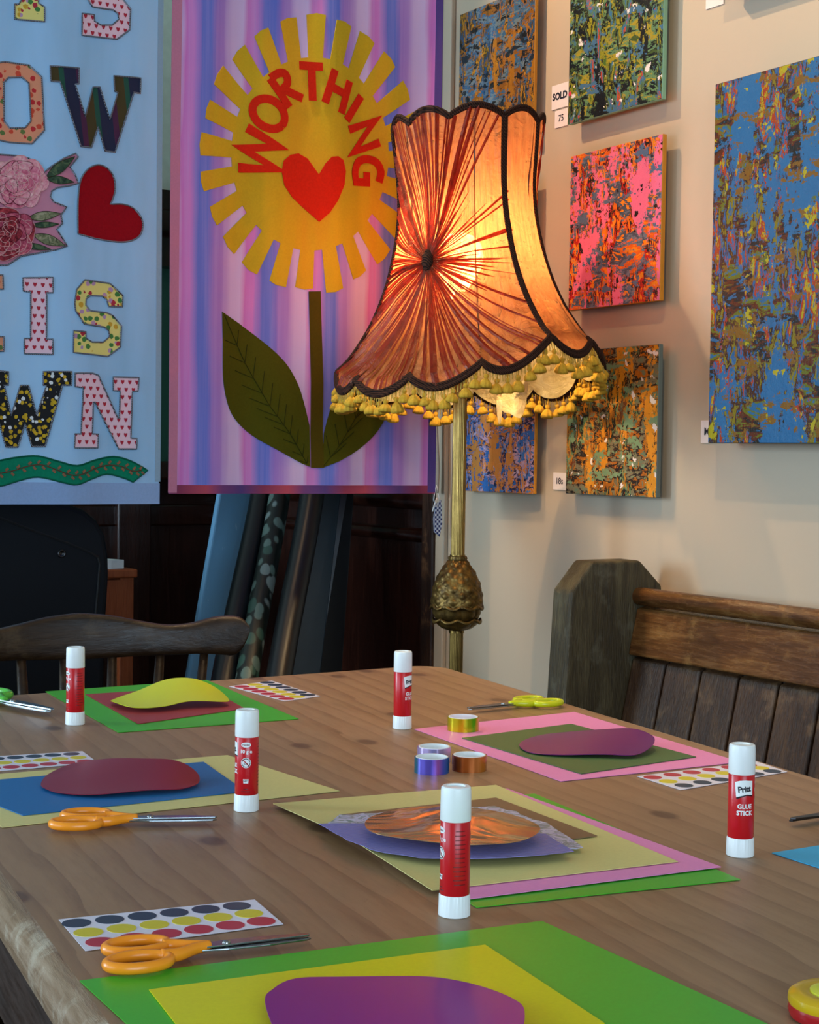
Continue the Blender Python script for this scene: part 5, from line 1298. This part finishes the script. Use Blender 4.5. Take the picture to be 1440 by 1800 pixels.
# ------------------------------------------------------------------ things in the dark corner
# big dark case, left
cu = 3.05
def cs(x, y, u=cu): p_ = hit(x, y, D, u); return V.dot(p_), p_.z
case = empty('equipment_case', label='large matt navy black moulded case with rounded corner behind the chair', cat='equipment case', mat=ROT.copy()); case.location = D*cu
ol = [cs(-160, 870), cs(60, 872), cs(120, 885)]+[cs(*p_) for p_ in ((150, 897), (172, 915), (186, 940), (192, 975), (193, 1010), (190, 1060), (186, 1120))]
zb_ = 0; ol = [(a, max(b, 0)) for a, b in ol]+[(ol[-1][0]-.005, .02), (ol[0][0], .02)]
bm = bmesh.new(); prism(bm, ol[::-1], 0, .30, lambda a, b, t: (a, t, b)); bmesh.ops.recalc_face_normals(bm, faces=bm.faces[:]); link('shell', bm, M_navypl, case, mod={'bevel': .012})
bm = bmesh.new(); sl = [cs(-100, 880), cs(0, 910), cs(60, 933), cs(120, 955), cs(160, 972), cs(172, 980), cs(175, 992), cs(172, 1030), cs(168, 1075), cs(163, 1140)]
tube(bm, [Vector((a, -.001, b)) for a, b in sl], .0028, 6); link('seam', bm, M_seam, case)
bm = bmesh.new(); a, b = cs(108, 973); lathe(bm, [(.0085, 0), (.0085, .003), (.006, .004), (.005, .002)], 24)
bmesh.ops.transform(bm, matrix=Matrix.Translation((a, 0, b)) @ Matrix.Rotation(PI/2, 4, 'X'), verts=bm.verts[:]); link('screw', bm, M_gunmetal, case, smooth=True)
# small orange-brown table behind it
su = 3.55; a0 = cs(150, 1000, su); a1 = cs(240, 1000, su); zt = a1[1]
st = empty('side_table', label='small orange brown wooden side table with turned legs beside the dark case', cat='side table', mat=ROT.copy()); st.location = D*su
W_ = .42; x1 = a1[0]; x0 = x1-W_
bm = bmesh.new(); box(bm, ((x0+x1)/2, .2, zt-.01), (W_, .42, .02)); link('table_top', bm, M_red, st, mod={'bevel': .004})
bm = bmesh.new(); box(bm, ((x0+x1)/2, .01, zt-.085), (W_-.05, .02, .12)); box(bm, ((x0+x1)/2, .38, zt-.085), (W_-.05, .02, .12)); box(bm, (x1-.03, .2, zt-.085), (.02, .36, .12)); link('apron', bm, M_red, st)
for lx in (x0+.022, x1-.022):
    for ly in (.02, .38):
        bm = bmesh.new(); box(bm, (lx, ly, zt-.19), (.034, .034, .34)); lathe(bm, [(.016, zt-.36), (.010, zt-.37), (.018, zt-.39), (.012, zt-.42), (.018, zt-.5), (.012, .02), (.014, 0)], 16, c=(lx, ly, 0)); link('leg', bm, M_red, st, mod={'bevel': .002})
bm = bmesh.new(); prism(bm, [(x1-.30, .005), (x1-.055, .02), (x1-.02, .03), (x1-.07, .11), (x1-.12, .22), (x1-.32, .24)], zt, zt+.02, lambda a, b, t: (a, b, t))
for v in bm.verts:
    if v.co.z > zt+.01: v.co.z += .02*max(0, (x1-.05-v.co.x))/.25
bmesh.ops.recalc_face_normals(bm, faces=bm.faces[:])
o = link('paper_stack', bm, plain('white_paper', '#e6ece6', .7)); o.matrix_world = ROT.copy(); o.location = D*su; tag(o, 'white papers lying on the orange brown side table', 'papers')
light('daylight_on_papers', 'SPOT', 0.001, DAY, R(su, -1, 2), R(su+.1, x1-.1, zt), .05, None, 12, .2)

# leaning board and rolls
def lean(name, px, u0, du, thickness, m, label, cat, mod=None):
    """four corners bottom-left, bottom-right, top-right, top-left traced where the object stands"""
    pts = []
    for (x, y, uu) in px: p_ = hit(x, y, D, uu); pts.append(p_)
    c = (pts[0]+pts[1])/2; c.z = 0; bm = bmesh.new(); nn = (pts[1]-pts[0]).cross(pts[3]-pts[0]).normalized()
    if nn.dot(D) < 0: nn = -nn
    lo = [bm.verts.new(p_-c) for p_ in pts]; hi = [bm.verts.new(p_-c+nn*thickness) for p_ in pts]
    bm.faces.new(lo); bm.faces.new(hi[::-1])
    for i in range(4): bm.faces.new((lo[i], hi[i], hi[(i+1) % 4], lo[(i+1) % 4]))
    bmesh.ops.recalc_face_normals(bm, faces=bm.faces[:]); o = link(name, bm, m, mod=mod); o.location = c; return tag(o, label, cat)
lean('leaning_board', [(276, 1500, 3.12), (322, 1500, 3.12), (466, 760, 3.44), (404, 760, 3.44)], 0, 0, .02, M_bluegrey, 'blue grey board with a curved edge leaning behind the banners', 'board', {'bevel': .006})
def leafroll():
    n = NT('leaf_print_roll'); co = n.coord((1, 1, 1)); vo = n.n('ShaderNodeTexVoronoi', feature='F1'); n.l(n.coord((1, 1, .55), (0, .6, 0)), vo.inputs['Vector']); vo.inputs['Scale'].default_value = 40
    m = n.ramp(vo.outputs['Distance'], [(.42, (1, 1, 1, 1)), (.5, (0, 0, 0, 1))]); sc__ = n.n('ShaderNodeSeparateColor'); n.l(vo.outputs['Color'], sc__.inputs[0])
    col = n.mix(m, '#0b1512', n.ramp(sc__.outputs[0], [(0, '#2c4a40'), (.35, '#52665e'), (.7, '#6a7874')], 'CONSTANT')); n.color(col); n.p(Roughness=.45); return n.m
def roll(name, xb, xt, ub, ut, r, m, label, cat, seg=32, top=1.22, flat=None):
    pb = hit(xb, 1195, D, ub); pt = hit(xt, 870, D, ut); d = (pt-pb); kb = -pb.z/d.z; base = pb+d*kb; kt = (top-pb.z)/d.z; tp_ = pb+d*kt
    bm = bmesh.new(); N_ = 20; tube(bm, [(tp_-base)*(i/N_)*1.0+Vector((.006*math.sin(i*.5), 0, 0)) for i in range(N_+1)], r, seg, flat=flat); base.z += r*.35
    o = link(name, bm, m); autosmooth(o, .8); o.location = base; return tag(o, label, cat)
roll('black_roll', 400, 458, 3.00, 3.26, .027, M_black, 'black vinyl roll between the blue grey board and the leaf roll', 'roll', top=1.2)
roll('leaf_print_roll', 440, 488, 2.96, 3.2, .024, leafroll(), 'roll of dark green paper printed with pale leaves leaning behind the banners', 'roll')
roll('black_roll', 496, 545, 2.91, 3.12, .027, M_black, 'glossy black roll just right of the leaf print roll', 'roll', top=1.2)
lean('grey_sheet', [(478, 1500, 3.13), (528, 1500, 3.13), (612, 760, 3.28), (560, 760, 3.28)], 0, 0, .012, plain('grey_vinyl', '#2c3a42', .3), 'dark grey glossy sheet leaning right of the black rolls', 'sheet', {'bevel': .003})
lean('black_sheet', [(505, 1500, 3.17), (580, 1500, 3.17), (630, 760, 3.28), (590, 760, 3.30)], 0, 0, .012, M_black, 'black glossy sheet leaning behind the grey one', 'sheet', {'bevel': .003})
# cord with pale cloth strip and peg at the corner
q = wall(766, 900, .03); u_, v_, z_ = uv(q)
ck = empty('hanging_strap', label='pale cloth strap with a tied cord hanging at the corner beside the striped banner', cat='strap', mat=ROT.copy()); ck.location = R(u_, v_, 0)
bm = bmesh.new(); pts = [Vector((0, 0, 1.75)), Vector((.002, 0, 1.4)), Vector((-.002, .003, 1.15)), Vector((.002, 0, 1.03)), Vector((.0, 0, .965))]
tube(bm, crom([tuple(p_) for p_ in pts], 6, False), lambda t: .005+.005*t, 8, flat=.4); link('strap', bm, felt('beige_strap', '#8f8578'), ck, smooth=True)
bm = bmesh.new(); tube(bm, [Vector((0, -.004, .985)), Vector((-.010, -.01, .965)), Vector((-.012, -.01, .95)), Vector((-.004, -.012, .935)), Vector((.002, -.01, .955)), Vector((-.002, -.006, .98))], .0014, 6)
tube(bm, [Vector((-.004, -.01, .955)), Vector((-.016, -.012, .925))], .0018, 6); link('tied_cord', bm, plain('white_cord', '#c9cdd0', .7), ck, smooth=True)
bm = bmesh.new(); bx = [(-.008, .94), (.006, .95), (.010, .90), (.004, .87), (-.010, .88), (-.012, .91)]
prism(bm, [(a, b) for a, b in bx], -.012, -.009, lambda a, b, t: (a, t, b)); bmesh.ops.recalc_face_normals(bm, faces=bm.faces[:])
n = NT('blue_check_cloth'); ch = n.n('ShaderNodeTexChecker'); n.l(n.coord(), ch.inputs[0]); ch.inputs['Scale'].default_value = 200; ch.inputs[1].default_value = C('#1c2c6a'); ch.inputs[2].default_value = C('#c4cede'); n.color(ch.outputs[0]); link('check_cloth', bm, n.m, ck)
# bench at the near left below the table edge
q = hit(0, 1765, (0, 0, 1), .46)
bn = empty('low_bench', label='dark bench seat just visible under the near left edge of the table', cat='bench', mat=TM.copy())
bm = bmesh.new(); bx_ = tl(q)[0]; box(bm, (bx_-.14, .75, .445), (.28, 1.3, .03)); link('seat', bm, M_apron, bn, mod={'bevel': .006})
for yy in (.2, 1.3):
    for xx in (-.25, -.03):
        bm = bmesh.new(); box(bm, (bx_+xx, yy, .215), (.04, .04, .43)); link('leg', bm, M_apron, bn)
# ceiling spot fixtures
for (u_, v_, tu, tv, tz, lb) in ((2.75, 1.15, 2.0, VW, 1.2, 'white ceiling spotlight near the far corner'), (1.35, .95, 1.5, VW, 1.1, 'white ceiling spotlight nearer the table')):
    p_ = R(u_, v_, 2.62); d = (R(tu, tv, tz)-p_).normalized()
    fx = empty('ceiling_spotlight', p_, lb, 'spotlight', 'gallery spotlights')
    bm = bmesh.new(); tube(bm, [-d*.10, -d*.005], .034, 24); link('head', bm, M_white, fx, smooth=False)
    bm = bmesh.new(); tube(bm, [-d*.08, Vector((-d.x*.08, -d.y*.08, CEIL-2.62))], .008, 12); link('stem', bm, M_white, fx)
bpy.data.objects.remove(bpy.data.objects['daylight_on_papers'])
